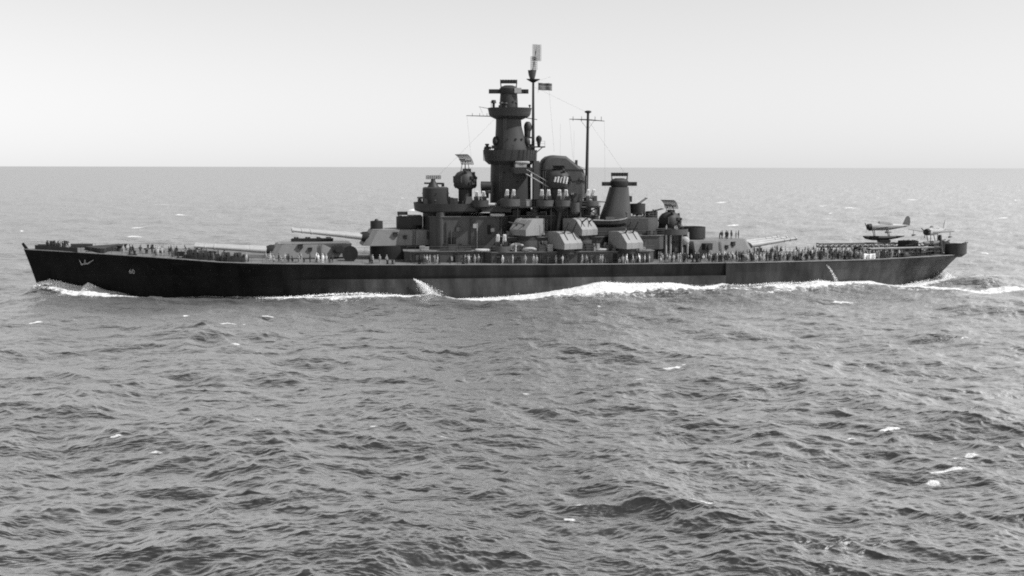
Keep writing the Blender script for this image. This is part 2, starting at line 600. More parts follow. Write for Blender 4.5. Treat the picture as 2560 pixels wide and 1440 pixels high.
    t.links.new(fb.outputs[0], fo.inputs['Normal'])
    af = N('ShaderNodeAttribute')
    af.attribute_name = 'foam'
    s1 = N('ShaderNodeMath')
    s1.operation = 'SUBTRACT'
    s1.inputs[1].default_value = 0.5
    t.links.new(fn.outputs['Fac'], s1.inputs[0])
    s2 = N('ShaderNodeMath')
    s2.operation = 'MULTIPLY_ADD'
    s2.inputs[1].default_value = 1.1
    t.links.new(s1.outputs[0], s2.inputs[0])
    t.links.new(af.outputs['Fac'], s2.inputs[2])
    mk = N('ShaderNodeMapRange')
    mk.interpolation_type = 'SMOOTHSTEP'
    mk.inputs['From Min'].default_value = 0.40
    mk.inputs['From Max'].default_value = 0.66
    t.links.new(s2.outputs[0], mk.inputs['Value'])
    mx = N('ShaderNodeMixShader')
    t.links.new(mk.outputs[0], mx.inputs[0])
    t.links.new(wat.outputs[0], mx.inputs[1])
    t.links.new(fo.outputs[0], mx.inputs[2])
    t.links.new(mx.outputs[0], out.inputs['Surface'])
    me.materials.append(m)
    o = bpy.data.objects.new('sea', me)
    C.objects.link(o)
    o['kind'] = 'structure'
    M['foam'] = paint('spray_water', 0.8, 0.9, 0.05, 1.0, False)


make_sea()

# ------------------------------------------------------------------ the ship
ship = empty('battleship', ORG, HEAD)
tag(ship, 'dark grey battleship under way with tall tower, two masts and heavy triple gun turrets', 'battleship')


def P(mb, name, mat, **k):
    return mb.build(name, mat, ship, **k)


def hull_painted_light():
    """painted light: shaded bow, sunlit belt and stern; lighter grey from the break aft"""
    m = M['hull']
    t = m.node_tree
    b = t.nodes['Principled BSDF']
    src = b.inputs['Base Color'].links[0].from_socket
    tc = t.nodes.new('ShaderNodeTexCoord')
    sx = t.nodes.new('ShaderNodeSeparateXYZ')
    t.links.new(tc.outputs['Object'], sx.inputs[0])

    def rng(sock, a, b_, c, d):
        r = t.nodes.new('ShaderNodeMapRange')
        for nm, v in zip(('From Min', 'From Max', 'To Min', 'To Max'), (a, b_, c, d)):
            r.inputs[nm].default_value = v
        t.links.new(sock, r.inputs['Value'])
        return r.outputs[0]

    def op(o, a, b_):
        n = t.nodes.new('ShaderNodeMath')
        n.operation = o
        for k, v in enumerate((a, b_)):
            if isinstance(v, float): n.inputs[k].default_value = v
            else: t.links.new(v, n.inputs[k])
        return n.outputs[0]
    fwd_shade = rng(sx.outputs[0], 30, 62, 1.0, 0.45)  # shade of the bow flanks, painted into the hull colour
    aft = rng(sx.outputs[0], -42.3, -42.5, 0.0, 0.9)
    stern = rng(sx.outputs[0], -62, -98, 0.0, 3.0)  # sunlight on the curving stern, painted as a lighter tone
    belt = op('MULTIPLY', rng(sx.outputs[2], 4.03, 3.97, 0.0, 2.1), op('MULTIPLY', rng(sx.outputs[0], 48, 30, 0.0, 1.0), rng(sx.outputs[0], -42.5, -42.3, 0.0, 1.0)))  # light caught by the sloping lower strake, painted into the colour
    k = op('ADD', op('ADD', fwd_shade, aft), op('ADD', belt, stern))
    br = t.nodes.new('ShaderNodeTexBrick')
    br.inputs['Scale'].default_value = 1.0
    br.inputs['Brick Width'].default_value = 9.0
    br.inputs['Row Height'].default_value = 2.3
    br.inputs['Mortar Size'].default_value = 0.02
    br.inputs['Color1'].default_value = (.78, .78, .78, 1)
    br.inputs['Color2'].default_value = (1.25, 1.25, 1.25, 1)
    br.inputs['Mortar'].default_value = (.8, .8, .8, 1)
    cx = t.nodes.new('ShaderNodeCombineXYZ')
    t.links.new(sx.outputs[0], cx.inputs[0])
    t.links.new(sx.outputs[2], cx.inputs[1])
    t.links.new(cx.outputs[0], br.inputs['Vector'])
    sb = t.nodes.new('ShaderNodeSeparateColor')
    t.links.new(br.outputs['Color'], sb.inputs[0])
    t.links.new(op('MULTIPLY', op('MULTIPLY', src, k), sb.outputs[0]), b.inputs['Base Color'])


hull_painted_light()


def make_hull():
    ss = sorted(set([-97.5, -97, -96, -95, -94, -92, -90, -88] + list(range(-86, -44, 3)) + [-43, -42.45, -42.35] + list(range(-41, 32, 4)) + [32, 36, 40, 44, 48]
                    + list(range(50, 90, 2)) + [90, 91.5, 93, 94.5, 96, 97.5, 99, 100, 100.6, 101]))
    rings = []
    for s in ss:
        Z = zd(s)
        ring = []
        rc = recess(s)
        led = 4.0
        zz = [-4, -2, -0.5, 0.6, 1.6, 2.6, 3.3, led - .12, led, led + .02, led + 0.5, 5.2, 5.9, Z - .02] if Z < 8.6 else \
             [-4, -2, -0.5, 0.6, 1.6, 2.6, 3.3, led - .12, led, led + .02, led + 0.5, 5.6, 7.2, Z - .02]
        for k, z in enumerate(zz):
            t = z / Z
            y = hull_y(s, z)
            if rc > 0 and -43 < s < 49:
                if z <= led:
                    y = y + rc * (0.55 if z > 0 else 0.55) * (1 - 0.0) - rc * 0.35 * max(0, z) / led
                if z > led:
                    y = y - rc * 0.55 * (1 - 0.6 * (z - led) / (Z - led))
            ring.append((s + shear(s, t), max(y, 0.03), z))
        rings.append(ring)
    n = len(rings[0])
    mb = MB()
    vs = []
    for ring in rings:
        vs += ring + [(x, -y, z) for (x, y, z) in ring]
    fs = []
    m = 2 * n
    for i in range(len(rings) - 1):
        for k in range(n - 1):
            a, b = i * m + k, (i + 1) * m + k
            fs.append((a, a + 1, b + 1, b))
            a += n
            b += n
            fs.append((a, b, b + 1, a + 1))
    for k in range(n - 1):
        fs.append((k, n + k, n + k + 1, k + 1))
        e = (len(rings) - 1) * m
        fs.append((e + k, e + k + 1, e + n + k + 1, e + n + k))
    mb.add(vs, fs, True)
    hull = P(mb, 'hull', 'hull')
    # weather deck: one plate between the deck edges
    mb = MB()
    vs, fs = [], []
    for s in ss:
        Z = zd(s)
        x = s + shear(s, 1)
        h = max(hd(s) - (0.3 if recess(s) > 0 else 0) - .06, .05)
        vs += [(x, h, Z), (x, h * .5, Z + .12), (x, 0, Z + .16), (x, -h * .5, Z + .12), (x, -h, Z)]
    for i in range(len(ss) - 1):
        for k in range(4):
            a, b = i * 5 + k, (i + 1) * 5 + k
            fs.append((a, a + 1, b + 1, b))
    mb.add(vs, fs)
    P(mb, 'weather_deck', 'deck')
    # waterway bar along the deck edge
    for sg in (1, -1):
        mb = MB()
        for s0, s1 in zip(ss[:-1], ss[1:]):
            p, q = [(s + shear(s, 1), sg * max(hd(s) - (0.3 if recess(s) > 0 else 0), .2), zd(s) + .04) for s in (s0, s1)]
            mb.tube(p, q, .10, .10, 6, False)
        P(mb, 'deck_edge', 'trim')
    # lifelines
    mb = MB()
    for sg in (1, -1):
        tops = []
        for s in np.arange(-94, 98, 2.2):
            s = float(s)
            p = (s + shear(s, 1), sg * (hd(s) - .45), zd(s))
            mb.tube(p, (p[0], p[1], p[2] + 1.1), .035, .035, 4)
            tops.append(p)
        for h in (.55, 1.08):
            for a, b in zip(tops[:-1], tops[1:]):
                mb.tube((a[0], a[1], a[2] + h), (b[0], b[1], b[2] + h), .018, .018, 3, False)
    P(mb, 'lifeline_railing', 'wire', kind='stuff')
    # hull number
    cu = bpy.data.curves.new('hull_number', 'FONT')
    cu.body = '60'
    cu.size = 1.25
    cu.align_x = 'CENTER'
    cu.align_y = 'CENTER'
    cu.offset = 0.02
    tmp = bpy.data.objects.new('hull_number_text', cu)
    C.objects.link(tmp)
    dg = bpy.context.evaluated_depsgraph_get()
    me = bpy.data.meshes.new_from_object(tmp.evaluated_get(dg))
    bpy.data.objects.remove(tmp)
    for v in me.vertices:
        x, z = 80.6 - v.co.x, 5.15 + v.co.y
        v.co = (x, hull_y(x, z) + 0.07, z)
    me.materials.clear()
    me.materials.append(M['light'])
    place('hull_number', me, hull, label='white painted number 60 on the bow')
    # anchor hauled up at the port hawse, and its twin
    for sg in (1, -1):
        mb = MB()
        def hp(x, z, o=.25): return (x, sg * (hull_y(x, z) + o), z)
        mb.tube(hp(90.0, 7.9), hp(90.4, 6.6), .10, .14, 8)
        mb.tube(hp(90.9, 6.6), hp(89.8, 6.8), .16, .16, 8)
        mb.tube(hp(91.0, 6.45), hp(91.4, 7.6, .3), .17, .06, 8)
        mb.tube(hp(89.8, 6.7), hp(88.2, 7.6, .3), .16, .06, 8)
        mb.build('anchor', 'anchor', hull)
        mb = MB()
        mb.ball(hp(90.0, 8.1, .05), .75, .35, .5)
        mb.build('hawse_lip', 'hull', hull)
    # scuppers and portholes
    mb = MB()
    for x in list(range(52, 88, 4)):
        for z in (5.9,):
            y = hull_y(x, z)
            mb.tube((x, y - .1, z), (x, y + .05, z), .17, .17, 8)
    mb.build('porthole', 'black', hull, kind='stuff')
    return hull


make_hull()


def deck_fittings():
    # stem post and bulwark at the eyes of the ship
    mb = MB()
    mb.tube((102.6, 0, 8.6), (103.9, 0, 10.7), .42, .28, 8)
    P(mb, 'bow_chock', 'hull')
    for sg in (1, -1):
        mb = MB()
        for a, b in zip([101.2, 99.6, 97.6, 95.6, 93.6], [99.6, 97.6, 95.6, 93.6, 91.4]):
            p = [(s, sg * (hd(s - 1.2) - .35), zd(s)) for s in (a, b)]
            h = .95
            q = [(x, y - sg * .1, z) for (x, y, z) in p]
            vs = p + [(x, y, z + h) for (x, y, z) in p] + q + [(x, y, z + h) for (x, y, z) in q]
            mb.add(vs, [(0, 1, 3, 2), (5, 4, 6, 7), (2, 3, 7, 6), (0, 2, 6, 4), (1, 5, 7, 3)])
        P(mb, 'bow_bulwark', 'dark')
    for sg in (1, -1):
        mb = MB()
        mb.prism([(86, sg * .2), (91.5, sg * .2), (86.6, sg * 6.6), (86.0, sg * 6.6)], 9.05, 9.95)
        P(mb, 'breakwater', 'dark')
    # capstans, chains, bitts, hatches, vents
    for sg in (1, -1):
        mb = MB()
        mb.loft([(84, sg * 1.6, 8.9, .8, .8), (84, sg * 1.6, 9.3, .55, .55), (84, sg * 1.6, 9.9, .5, .5), (84, sg * 1.6, 10.1, .8, .8), (84, sg * 1.6, 10.25, .8, .8)], 16)
        P(mb, 'capstan', 'dark')
        mb = MB()
        for k in range(16):
            x = 84.5 + k * .36
            mb.box(x, x + .3, sg * (1.6 + k * .18) - .12, sg * (1.6 + k * .18) + .12, 9.1, 9.3)
        P(mb, 'anchor_chain', 'dark', kind='stuff')
    for x, y in [(97, 2.2), (80, 8.4), (70, 11), (60, 13.3), (-60, 12), (-72, 10), (-86, 7.2), (28, 15.3), (-36, 14.8)]:
        for sg in (1, -1):
            mb = MB()
            z = zd(x)
            mb.box(x - .9, x + .9, sg * y - .3, sg * y + .3, z, z + .2)
            for dx in (-.5, .5):
                mb.loft([(x + dx, sg * y, z + .2, .2, .2), (x + dx, sg * y, z + .8, .2, .2), (x + dx, sg * y, z + .85, .27, .27), (x + dx, sg * y, z + .95, .27, .27)], 10)
            P(mb, 'mooring_bitt', 'dark')
    rr = random.Random(3)
    for x, y in [(76, 2), (74, -2.5), (68, 4), (66, -3), (63, 7.5), (71, 6.5), (-57.5, 6.8), (-61, 9), (-64, 4), (-69, 3.2), (-74, 1), (-76, 6), (-81, 1.5)]:
        mb = MB()
        z = zd(x)
        h = rr.uniform(.5, .9)
        mb.box(x - .9, x + .9, y - .7, y + .7, z, z + h)
        mb.box(x - 1, x + 1, y - .8, y + .8, z + h, z + h + .08)
        P(mb, 'hatch', 'dark' if rr.random() < .6 else 'house')
    for x, y in [(78, 4.6), (65, 9.8), (59, 10.5), (57.5, 9.2), (-58, 10.8), (-66, 9.2), (-71, 7.5)]:
        mb = MB()
        z = zd(x)
        mb.loft([(x, y, z, .3, .3), (x, y, z + .9, .3, .3), (x, y, z + .95, .55, .55), (x, y, z + 1.25, .5, .5), (x, y, z + 1.35, .2, .2)], 12)
        P(mb, 'mushroom_vent', 'light' if rr.random() < .35 else 'house')
    # low splinter shield round the forecastle light guns
    mb = MB()
    mb.tub(66.0, 10.2, zd(66), zd(66) + .95, 3.6, 1.6, .1, 24)
    P(mb, 'splinter_shield', 'dark')
    mb = MB()
    mb.tub(59.6, 12.0, zd(60), zd(60) + .95, 3.2, 1.5, .1, 24)
    P(mb, 'splinter_shield', 'dark')
    # cable drum beside the second barbette
    mb = MB()
    for dy in (-.8, .8):
        mb.tube((36.2, 8.2 + dy - .1, 8.6), (36.2, 8.2 + dy + .1, 8.6), 1.6, 1.6, 20)
    mb.tube((36.2, 7.4, 8.6), (36.2, 9.0, 8.6), 1.2, 1.2, 18)
    mb.box(35.4, 37.0, 7.2, 9.2, 6.9, 7.3)
    P(mb, 'cable_drum', 'black')


deck_fittings()


# ------------------------------------------------------------------ main battery
def main_turret(x, z0, z1, heading, elev, bar_h):
    """gunhouse with its pivot at the origin; +X is where the guns point"""
    H = z1 - z0
    mb = MB()
    lo = [(7.6, 4.1), (6.0, 4.95), (-4.0, 5.15), (-9.6, 4.2)]
    hi = [(5.4, 3.8), (4.3, 4.45), (-4.2, 4.75), (-10.2, 4.0)]
    def both(p): return p + [(a, -b) for a, b in reversed(p)]
    bo, to = both(lo), both(hi)
    mb.prism(list(reversed(bo)), 0, H, list(reversed(to)))
    t = mb.build('main_turret', 'turret', ship, (x, 0, z0), (0, 0, heading))
    # roof plates with raised joints, hoods, hatches
    mb = MB()
    mb.prism(list(reversed(both([(5.2, 3.7), (4.1, 4.3), (-4.2, 4.6), (-10.0, 3.85)]))), H, H + .12)
    mb.build('roof_plate', 'turret', t)
    for (hx, hy, hz, r) in [(0.6, 4.9, 2.3, .55), (-1.4, 4.95, 1.7, .45)]:
        for sg in (1, -1):
            mb = MB()
            mb.tube((hx, sg * (hy - .5), hz), (hx, sg * (hy + .22), hz), r, r * .85, 12)
            mb.box(hx - r, hx + r, sg * (hy - .3), sg * (hy + .3), hz + r * .75, hz + r * 1.05)
            mb.build('sight_hood', 'dark', t)
    for sg in (1, -1):
        mb = MB()
        mb.box(-8.1, -6.1, sg * 4.0, sg * 5.6, H - 1.8, H - .35)
        mb.tube((-7.1, sg * 5.5, H - 1.1), (-7.1, sg * 5.9, H - 1.1), .6, .6, 12)
        mb.build('rangefinder_hood', 'dark', t)
        mb = MB()
        mb.path([(-3.0, sg * 5.2, .1), (-3.2, sg * 4.95, H)], .05)
        mb.path([(-3.5, sg * 5.2, .1), (-3.7, sg * 4.95, H)], .05)
        for k in range(8):
            zz = .3 + k * (H - .4) / 8
            yy = sg * (5.2 - .25 * zz / H)
            mb.tube((-3.02 - .02 * k, yy, zz), (-3.52 - .02 * k, yy, zz), .035, .035, 4)
        mb.build('ladder', 'dark', t)
    mb = MB()
    mb.box(-9.9, -8.7, -3.4, 3.4, .5, H - .5)
    mb.build('rear_locker', 'house', t)
    for k, yy in enumerate((-2.95, 0, 2.95)):
        mb = MB()
        base = Vector((6.0, yy, bar_h))
        d = Vector((math.cos(elev), 0, math.sin(elev)))
        L = 16.2
        prof = [(-.5, .60), (5.0, .56), (5.05, .51), (L * .62, .41), (L * .74, .36), (L * .745, .45), (L * .76, .45), (L * .765, .35), (L * .86, .33), (L * .865, .42), (L * .875, .42),
                (L * .88, .32), (L - .45, .31), (L - .4, .42), (L, .42), (L + .01, .25), (L - .5, .2)]
        n = 14
        vs = []
        u = Vector((0, 1, 0))
        q = d.cross(u)
        for (s, r) in prof:
            c = base + d * s
            for i in range(n):
                a = 2 * math.pi * i / n
                vs.append(c + u * (r * math.cos(a)) + q * (r * math.sin(a)))
        fs = []
        for j in range(len(prof) - 1):
            for i in range(n):
                fs.append((j * n + i, j * n + (i + 1) % n, (j + 1) * n + (i + 1) % n, (j + 1) * n + i))
        mb.add(vs, [tuple(reversed(f)) for f in fs], True)
        mb.build('gun_barrel', 'barrel', t)
        mb = MB()
        rings = []
        vs = []
        for (s, r) in [(-1.2, 1.15), (0.2, 1.1), (.9, .95), (1.6, .66)]:
            c = base + d * s + Vector((0, 0, -.12))
            for i in range(n):
                a = 2 * math.pi * i / n
                w_ = 1 + .06 * math.sin(3 * a + s * 3)
                vs.append(c + u * (r * w_ * math.cos(a)) + q * (r * w_ * math.sin(a)))
        fs = []
        for j in range(3):
            for i in range(n):
                fs.append((j * n + i, (j + 1) * n + i, (j + 1) * n + (i + 1) % n, j * n + (i + 1) % n))
        mb.add(vs, fs, True)
        mb.build('blast_bag', 'black', t)
    return t


def barbette(x, zb, zt, r=5.6):
    mb = MB()
    mb.loft([(x, 0, zb, r, r), (x, 0, zt, r, r)], 40)
    P(mb, 'barbette', 'dark')


T1 = main_turret(46.6, 7.55, 10.35, R(7), R(4.6), 1.35)
barbette(46.6, 6.9, 7.5)
T2 = main_turret(26.6, 10.0, 13.2, R(6), R(6.2), 1.6)
barbette(26.6, 6.8, 9.95)
T3 = main_turret(-45.4, 7.4, 10.55, R(180 + 24), R(4.5), 1.5)
barbette(-45.4, 6.5, 7.35)


# ------------------------------------------------------------------ superstructure blocks
def block(x0, x1, hy, z0, z1, name='deckhouse', mat='house', ch=1.2, trim=True, power=None):
    mb = MB()
    poly = [(x0 + ch, -hy), (x1 - ch, -hy), (x1, -hy + ch), (x1, hy - ch), (x1 - ch, hy), (x0 + ch, hy), (x0, hy - ch), (x0, -hy + ch)]
    mb.prism(poly, z0, z1)
    o = P(mb, name, mat)
    if trim:
        mb = MB()
        e = .22
        pe = [(x0 + ch, -hy - e), (x1 - ch, -hy - e), (x1 + e, -hy + ch), (x1 + e, hy - ch), (x1 - ch, hy + e), (x0 + ch, hy + e), (x0 - e, hy - ch), (x0 - e, -hy + ch)]
        mb.prism(pe, z1, z1 + .12)
        mb.build('roof_deck', 'deck', o)
    return o


def doors(par, spots, y, z, w_=.7, h=1.75, mat='black', name='door'):
    for x in spots:
        mb = MB()
        mb.box(x - w_ / 2, x + w_ / 2, y - .05, y + .06, z, z + h)
        mb.box(x - w_ / 2 - .1, x + w_ / 2 + .1, y - .05, y + .03, z - .1, z + h + .1)
        mb.build(name, mat, par)


h1 = block(6.0, 25.0, 11.8, 6.6, 9.15)
h1b = block(-27.6, 8.3, 13.7, 6.6, 9.05)
doors(h1b, [5.5, -3.0, -11.5, -19, -25], 13.72, 6.85)
doors(h1, [22.5, 14.5], 11.82, 6.9)
h2 = block(2.7, 19.5, 8.4, 9.2, 16.2, ch=2.2)
doors(h2, [15.2, 14.6], 8.42, 9.5, .9, 2.3)
doors(h2, [7.0], 8.42, 12.6)
h2a = block(-18.0, 4.6, 11.2, 9.1, 11.95, mat='tower')
doors(h2a, [2.5, -6.5, -15], 11.22, 9.3)
h3 = block(-17.0, 2.6, 7.6, 12.0, 16.3, mat='tower')
doors(h3, [0.5, -6.2, -12.0], 7.62, 12.2)
# rounded trunk forward and the platform round the conning tower
mb = MB()
mb.loft([(15.5, 0, 9.2, 5.2, 5.5), (15.5, 0, 17.4, 5.2, 5.5)], 32)
P(mb, 'conning_trunk', 'tower')
mb = MB()
mb.loft([(17.2, 7.6, 9.2, .95, .95), (17.2, 7.6, 17.2, .95, .95)], 16)
P(mb, 'ammunition_trunk', 'house')
mb = MB()
mb.loft([(14.6, 0, 16.9, 6.6, 7.6), (14.6, 0, 17.35, 7.9, 8.6), (14.6, 0, 18.95, 8.1, 8.8), (14.6, 0, 18.95, 7.95, 8.65), (14.6, 0, 17.6, 7.9, 8.6)], 44, True, 2.8)
P(mb, 'gun_platform', 'tower')
mb = MB()
mb.box(2.4, 8.5, -8.8, 8.8, 17.2, 17.5)
mb.box(2.4, 8.5, 8.65, 8.8, 17.5, 18.5)
P(mb, 'gun_platform', 'tower')
mb = MB()
mb.loft([(17.9, 0, 17.5, 2.9, 3.4), (17.9, 0, 22.1, 2.8, 3.3), (17.9, 0, 22.3, 2.5, 3.0)], 28, True, 2.6)
ct = P(mb, 'conning_tower', 'tower')
mb = MB()
for a in range(-60, 241, 30):
    ca, sa = math.cos(R(a)), math.sin(R(a))
    mb.box(17.9 + 2.85 * ca - .12, 17.9 + 2.85 * ca + .12, 3.35 * sa - .12, 3.35 * sa + .12, 20.9, 21.05)
mb.build('vision_slit', 'black', ct, kind='stuff')
# secondary range director on the conning tower: pedestal, arm, small antenna
mb = MB()
mb.loft([(18.4, 0, 22.3, 1.3, 1.3), (18.4, 0, 22.8, 1.0, 1.0), (18.4, 0, 23.6, .5, .5), (18.4, 0, 24.1, .45, .45)], 16)
d0 = P(mb, 'range_director', 'dark')
mb = MB()
mb.tube((20.35, 0, 23.15), (16.3, 0, 23.05), .2, .2, 10)
mb.box(16.0, 16.6, -.25, .25, 22.4, 23.2)
mb.build('rangefinder_arm', 'dark', d0)
mb = MB()
for k in range(8):
    x = 19.9 - k * .45
    mb.tube((x, -.3, 24.05), (x, .3, 24.8), .06, .06, 4)
for k in range(6):
    y, z = -.3 + k * .12, 24.05 + k * .15
    mb.tube((16.75, y, z), (19.9, y, z), .06, .06, 4)
mb.build('radar_antenna', 'wire', d0)
# lockers and covered gear on the forward platform
mb = MB()
mb.prism([(9.6, 5.6), (12.8, 5.6), (12.3, 8.0), (10.1, 8.0)], 17.6, 20.4, [(10.5, 6.0), (11.9, 6.0), (11.7, 7.2), (10.7, 7.2)])
P(mb, 'canvas_shelter', 'house')
mb = MB()
mb.loft([(14.6, 6.8, 17.5, 1.1, 1.1), (14.6, 6.8, 20.1, 1.1, 1.1)], 18)
P(mb, 'ready_locker', 'dark')

# ------------------------------------------------------------------ fire-control tower
mb = MB()
mb.loft([(1.5, 0, 16.0, 4.45, 4.1), (1.5, 0, 22.0, 4.4, 4.0), (1.45, 0, 28.2, 4.3, 3.9)], 36, True, 2.8)
tw = P(mb, 'fire_control_tower', 'tower')
doors(tw, [.5], 3.98, 18.3)
mb = MB()
mb.loft([(1.6, 0, 27.2, 4.6, 4.2), (1.6, 0, 28.0, 5.5, 5.0), (1.6, 0, 30.3, 5.75, 5.2), (1.6, 0, 30.3, 5.6, 5.05), (1.6, 0, 28.4, 5.5, 4.9)], 44, True, 2.7)
mb.build('bridge_platform', 'tower', tw)
mb = MB()
for k in range(40):
    a = R(9 * k)
    c, q = math.cos(a), math.sin(a)
    c = math.copysign(abs(c) ** (2 / 2.7), c)
    q = math.copysign(abs(q) ** (2 / 2.7), q)
    mb.tube((1.6 + 5.72 * c, 5.17 * q, 28.0), (1.6 + 5.8 * c, 5.25 * q, 30.35), .05, .05, 4)
mb.build('platform_rib', 'tower', tw, kind='stuff')
mb = MB()
mb.loft([(1.45, 0, 28.4, 4.0, 3.7), (1.4, 0, 30.5, 3.75, 3.4), (1.45, 0, 31.5, 3.5, 3.1), (1.7, 0, 33.6, 3.1, 2.8), (1.9, 0, 35.5, 2.8, 2.5), (1.95, 0, 37.3, 2.72, 2.4)], 36, True, 2.3)
mb.build('upper_tower', 'tower', tw)
mb = MB()
mb.loft([(1.7, 0, 36.9, 2.8, 2.5), (1.7, 0, 37.6, 4.3, 3.6), (1.7, 0, 39.35, 4.75, 4.0), (1.7, 0, 39.35, 4.62, 3.87), (1.7, 0, 38.0, 4.5, 3.7)], 40, True, 2.7)
mb.build('lookout_platform', 'tower', tw)
mb = MB()
mb.loft([(1.9, 0, 38.0, 2.05, 1.9), (1.9, 0, 41.0, 1.95, 1.8), (1.9, 0, 42.4, 1.85, 1.75)], 28)
mb.build('director_base', 'tower', tw)
mb = MB()
for (a, z) in [(50, 32.6), (75, 32.6), (100, 32.6), (125, 32.6), (62, 31.2), (110, 40.6), (60, 40.9), (80, 20.5), (100, 23.5), (70, 25.5)]:
    rx, ry = (1.95, 1.8) if z > 39 else ((3.35, 3.0) if z > 30 else (4.42, 4.02))
    c, q = math.cos(R(a)), math.sin(R(a))
    e_ = 2 / (2.0 if z > 39 else 2.4)
    x, y = (1.9 if z > 39 else 1.5) + rx * abs(c) ** e_ * (1 if c > 0 else -1), ry * abs(q) ** e_
    mb.tube((x, y - .25, z), (x, y + .12, z), .22, .22, 8)
mb.build('porthole', 'black', tw, kind='stuff')
for (x, z) in ((4.9, 32.2), (-2.0, 32.0)):
    mb = MB()
    mb.ball((x, 1.2, z), .7, .9, 1.1, 12, 8)
    mb.box(x - .8, x + .8, .4, 2.0, z - 1.6, z - .9)
    mb.build('sky_lookout', 'dark', tw)
mb = MB()
mb.box(-4.35, -3.1, 1.5, 3.6, 16.2, 28.0)
mb.build('cable_trunk', 'house', tw)
mb = MB()
mb.prism([(-2.3, 3.6), (1.9, 3.6), (1.4, 7.0), (-2.3, 7.0)], 25.3, 26.6, [(-2.5, 3.6), (2.4, 3.6), (1.8, 7.4), (-2.5, 7.4)])
P(mb, 'bridge_wing', 'house')
mb = MB()
mb.box(-1.2, 1.2, 4.6, 6.2, 26.6, 27.3)
P(mb, 'flag_locker', 'light')
# inclined ladder from wing down aft
mb = MB()
for dy in (0, .8):
    mb.tube((-.9, 7.2 + dy, 25.2), (-6.2, 7.2 + dy, 22.2), .09, .09, 5)
    mb.tube((-.9, 7.2 + dy, 26.2), (-6.2, 7.2 + dy, 23.2), .05, .05, 5)
for k in range(14):
    t = k / 13
    mb.box(-.9 - 5.3 * t - .12, -.9 - 5.3 * t + .12, 7.2, 8.0, 25.2 - 3 * t, 25.25 - 3 * t)
P(mb, 'inclined_ladder', 'light')


def main_director(cx, z, arm, head=0.0, dark='dark'):
    d = empty('gun_director', (cx, 0, z), head, ship)
    mb = MB()
    mb.loft([(0, 0, -.1, 1.75, 1.7), (0, 0, .25, 2.0, 1.9), (0, 0, 1.2, 2.0, 1.9), (0, 0, 1.6, 1.6, 1.5), (0, 0, 1.85, .9, .9)], 20, True, 2.5)
    mb.build('director_house', dark, d)
    for sg in (1, -1):
        mb = MB()
        mb.box(sg * 1.5, sg * arm, -.55, .55, .15, 1.02)
        mb.tube((sg * (arm - .5), .5, .6), (sg * (arm - .5), .85, .6), .3, .3, 10)
        mb.build('rangefinder_arm', dark, d)
    mb = MB()
    mb.box(-1.85, 1.85, -.35, .35, 2.3, 3.05)
    for k in range(7):
        x = -1.8 + k * .6
        mb.tube((x, .3, 2.25), (x, .55, 3.1), .07, .07, 4)
    mb.build('radar_antenna', dark, d)
    mb = MB()
    for sg in (1, -1):
        mb.tube((sg * 1.6, 0, 1.0), (sg * 1.75, 0, 2.5), .14, .1, 6)
        mb.tube((sg * 1.6, .9, .9), (sg * 1.78, .2, 2.6), .08, .08, 5)
    mb.build('antenna_frame', dark, d)
    return d


main_director(1.92, 42.35, 4.3, R(-7))
mb = MB()
mb.box(-.6, .9, 1.2, 1.95, 42.5, 43.6)
P(mb, 'director_shield', 'light')
# yards on the tower
mb = MB()
mb.tube((1.8, -1.5, 37.6), (11.0, -1.5, 37.75), .13, .07, 6)
mb.tube((-1.5, -1.5, 37.5), (-4.6, -1.5, 37.0), .13, .07, 6)
for k in range(3):
    x = 6.5 + 1.6 * k
    mb.tube((x, -1.5, 37.6), (x, -1.5, 38.3), .05, .05, 5)
mb.tube((6.0, 0, 39.2), (8.4, 0, 39.6), .07, .05, 5)
mb.tube((8.2, 0, 39.5), (7.2, -1.5, 37.7), .03, .03, 4)
P(mb, 'signal_yard', 'dark')
mb = MB()
mb.loft([(5.3, 1, 39.3, .28, .28), (5.3, 1, 40.3, .28, .28), (5.3, 1, 40.35, .6, .6), (5.3, 1, 41.0, .45, .45)], 12)
P(mb, 'lookout_sight', 'dark')

# ------------------------------------------------------------------ foremast behind the tower
mb = MB()
mb.tube((-3.5, 0, 28.2), (-3.45, 0, 45.4), .36, .24, 12)
fm = P(mb, 'foremast', 'dark')
mb = MB()
mb.loft([(-3.45, 0, 44.9, .35, .35), (-3.45, 0, 45.4, 1.2, 1.2), (-3.45, 0, 45.55, 1.4, 1.4)], 16)
mb.tube((-4.9, 0, 45.6), (-2.0, 0, 45.6), .1, .1, 6)
mb.build('mast_platform', 'dark', fm)
mb = MB()
mb.loft([(-3.25, 0, 45.5, .45, .45), (-3.2, 0, 46.4, .75, .7), (-3.2, 0, 47.5, .95, .9)], 12)
mb.build('radar_pedestal', 'house', fm)
mb = MB()
A0 = (-3.15, 0, 0)
ca, sa = math.cos(R(24)), math.sin(R(24))
def ap(u, z, dv=0.0): return (-3.2 + u * ca - dv * sa, u * sa + dv * ca, z)
for (u0, u1, z0, z1, nu, nz, r_) in [(-.9, .35, 47.6, 50.4, 4, 7, .05), (-1.9, -.1, 49.6, 53.0, 6, 12, .042)]:
    for i in range(nu + 1):
        u = u0 + (u1 - u0) * i / nu
        mb.tube(ap(u, z0), ap(u, z1), r_, r_, 4)
        mb.tube(ap(u, z0, .6), ap(u, z1, .6), r_ * .8, r_ * .8, 4)
    for j in range(nz + 1):
        z = z0 + (z1 - z0) * j / nz
        mb.tube(ap(u0, z), ap(u1, z), r_, r_, 4)
        mb.tube(ap(u0, z), ap(u0, z, .6), r_ * .8, r_ * .8, 4)
mb.tube(ap(0, 47.4, .3), ap(-.9, 52.4, .3), .10, .06, 6)
mb.build('radar_antenna', 'wire', fm)
mb = MB()
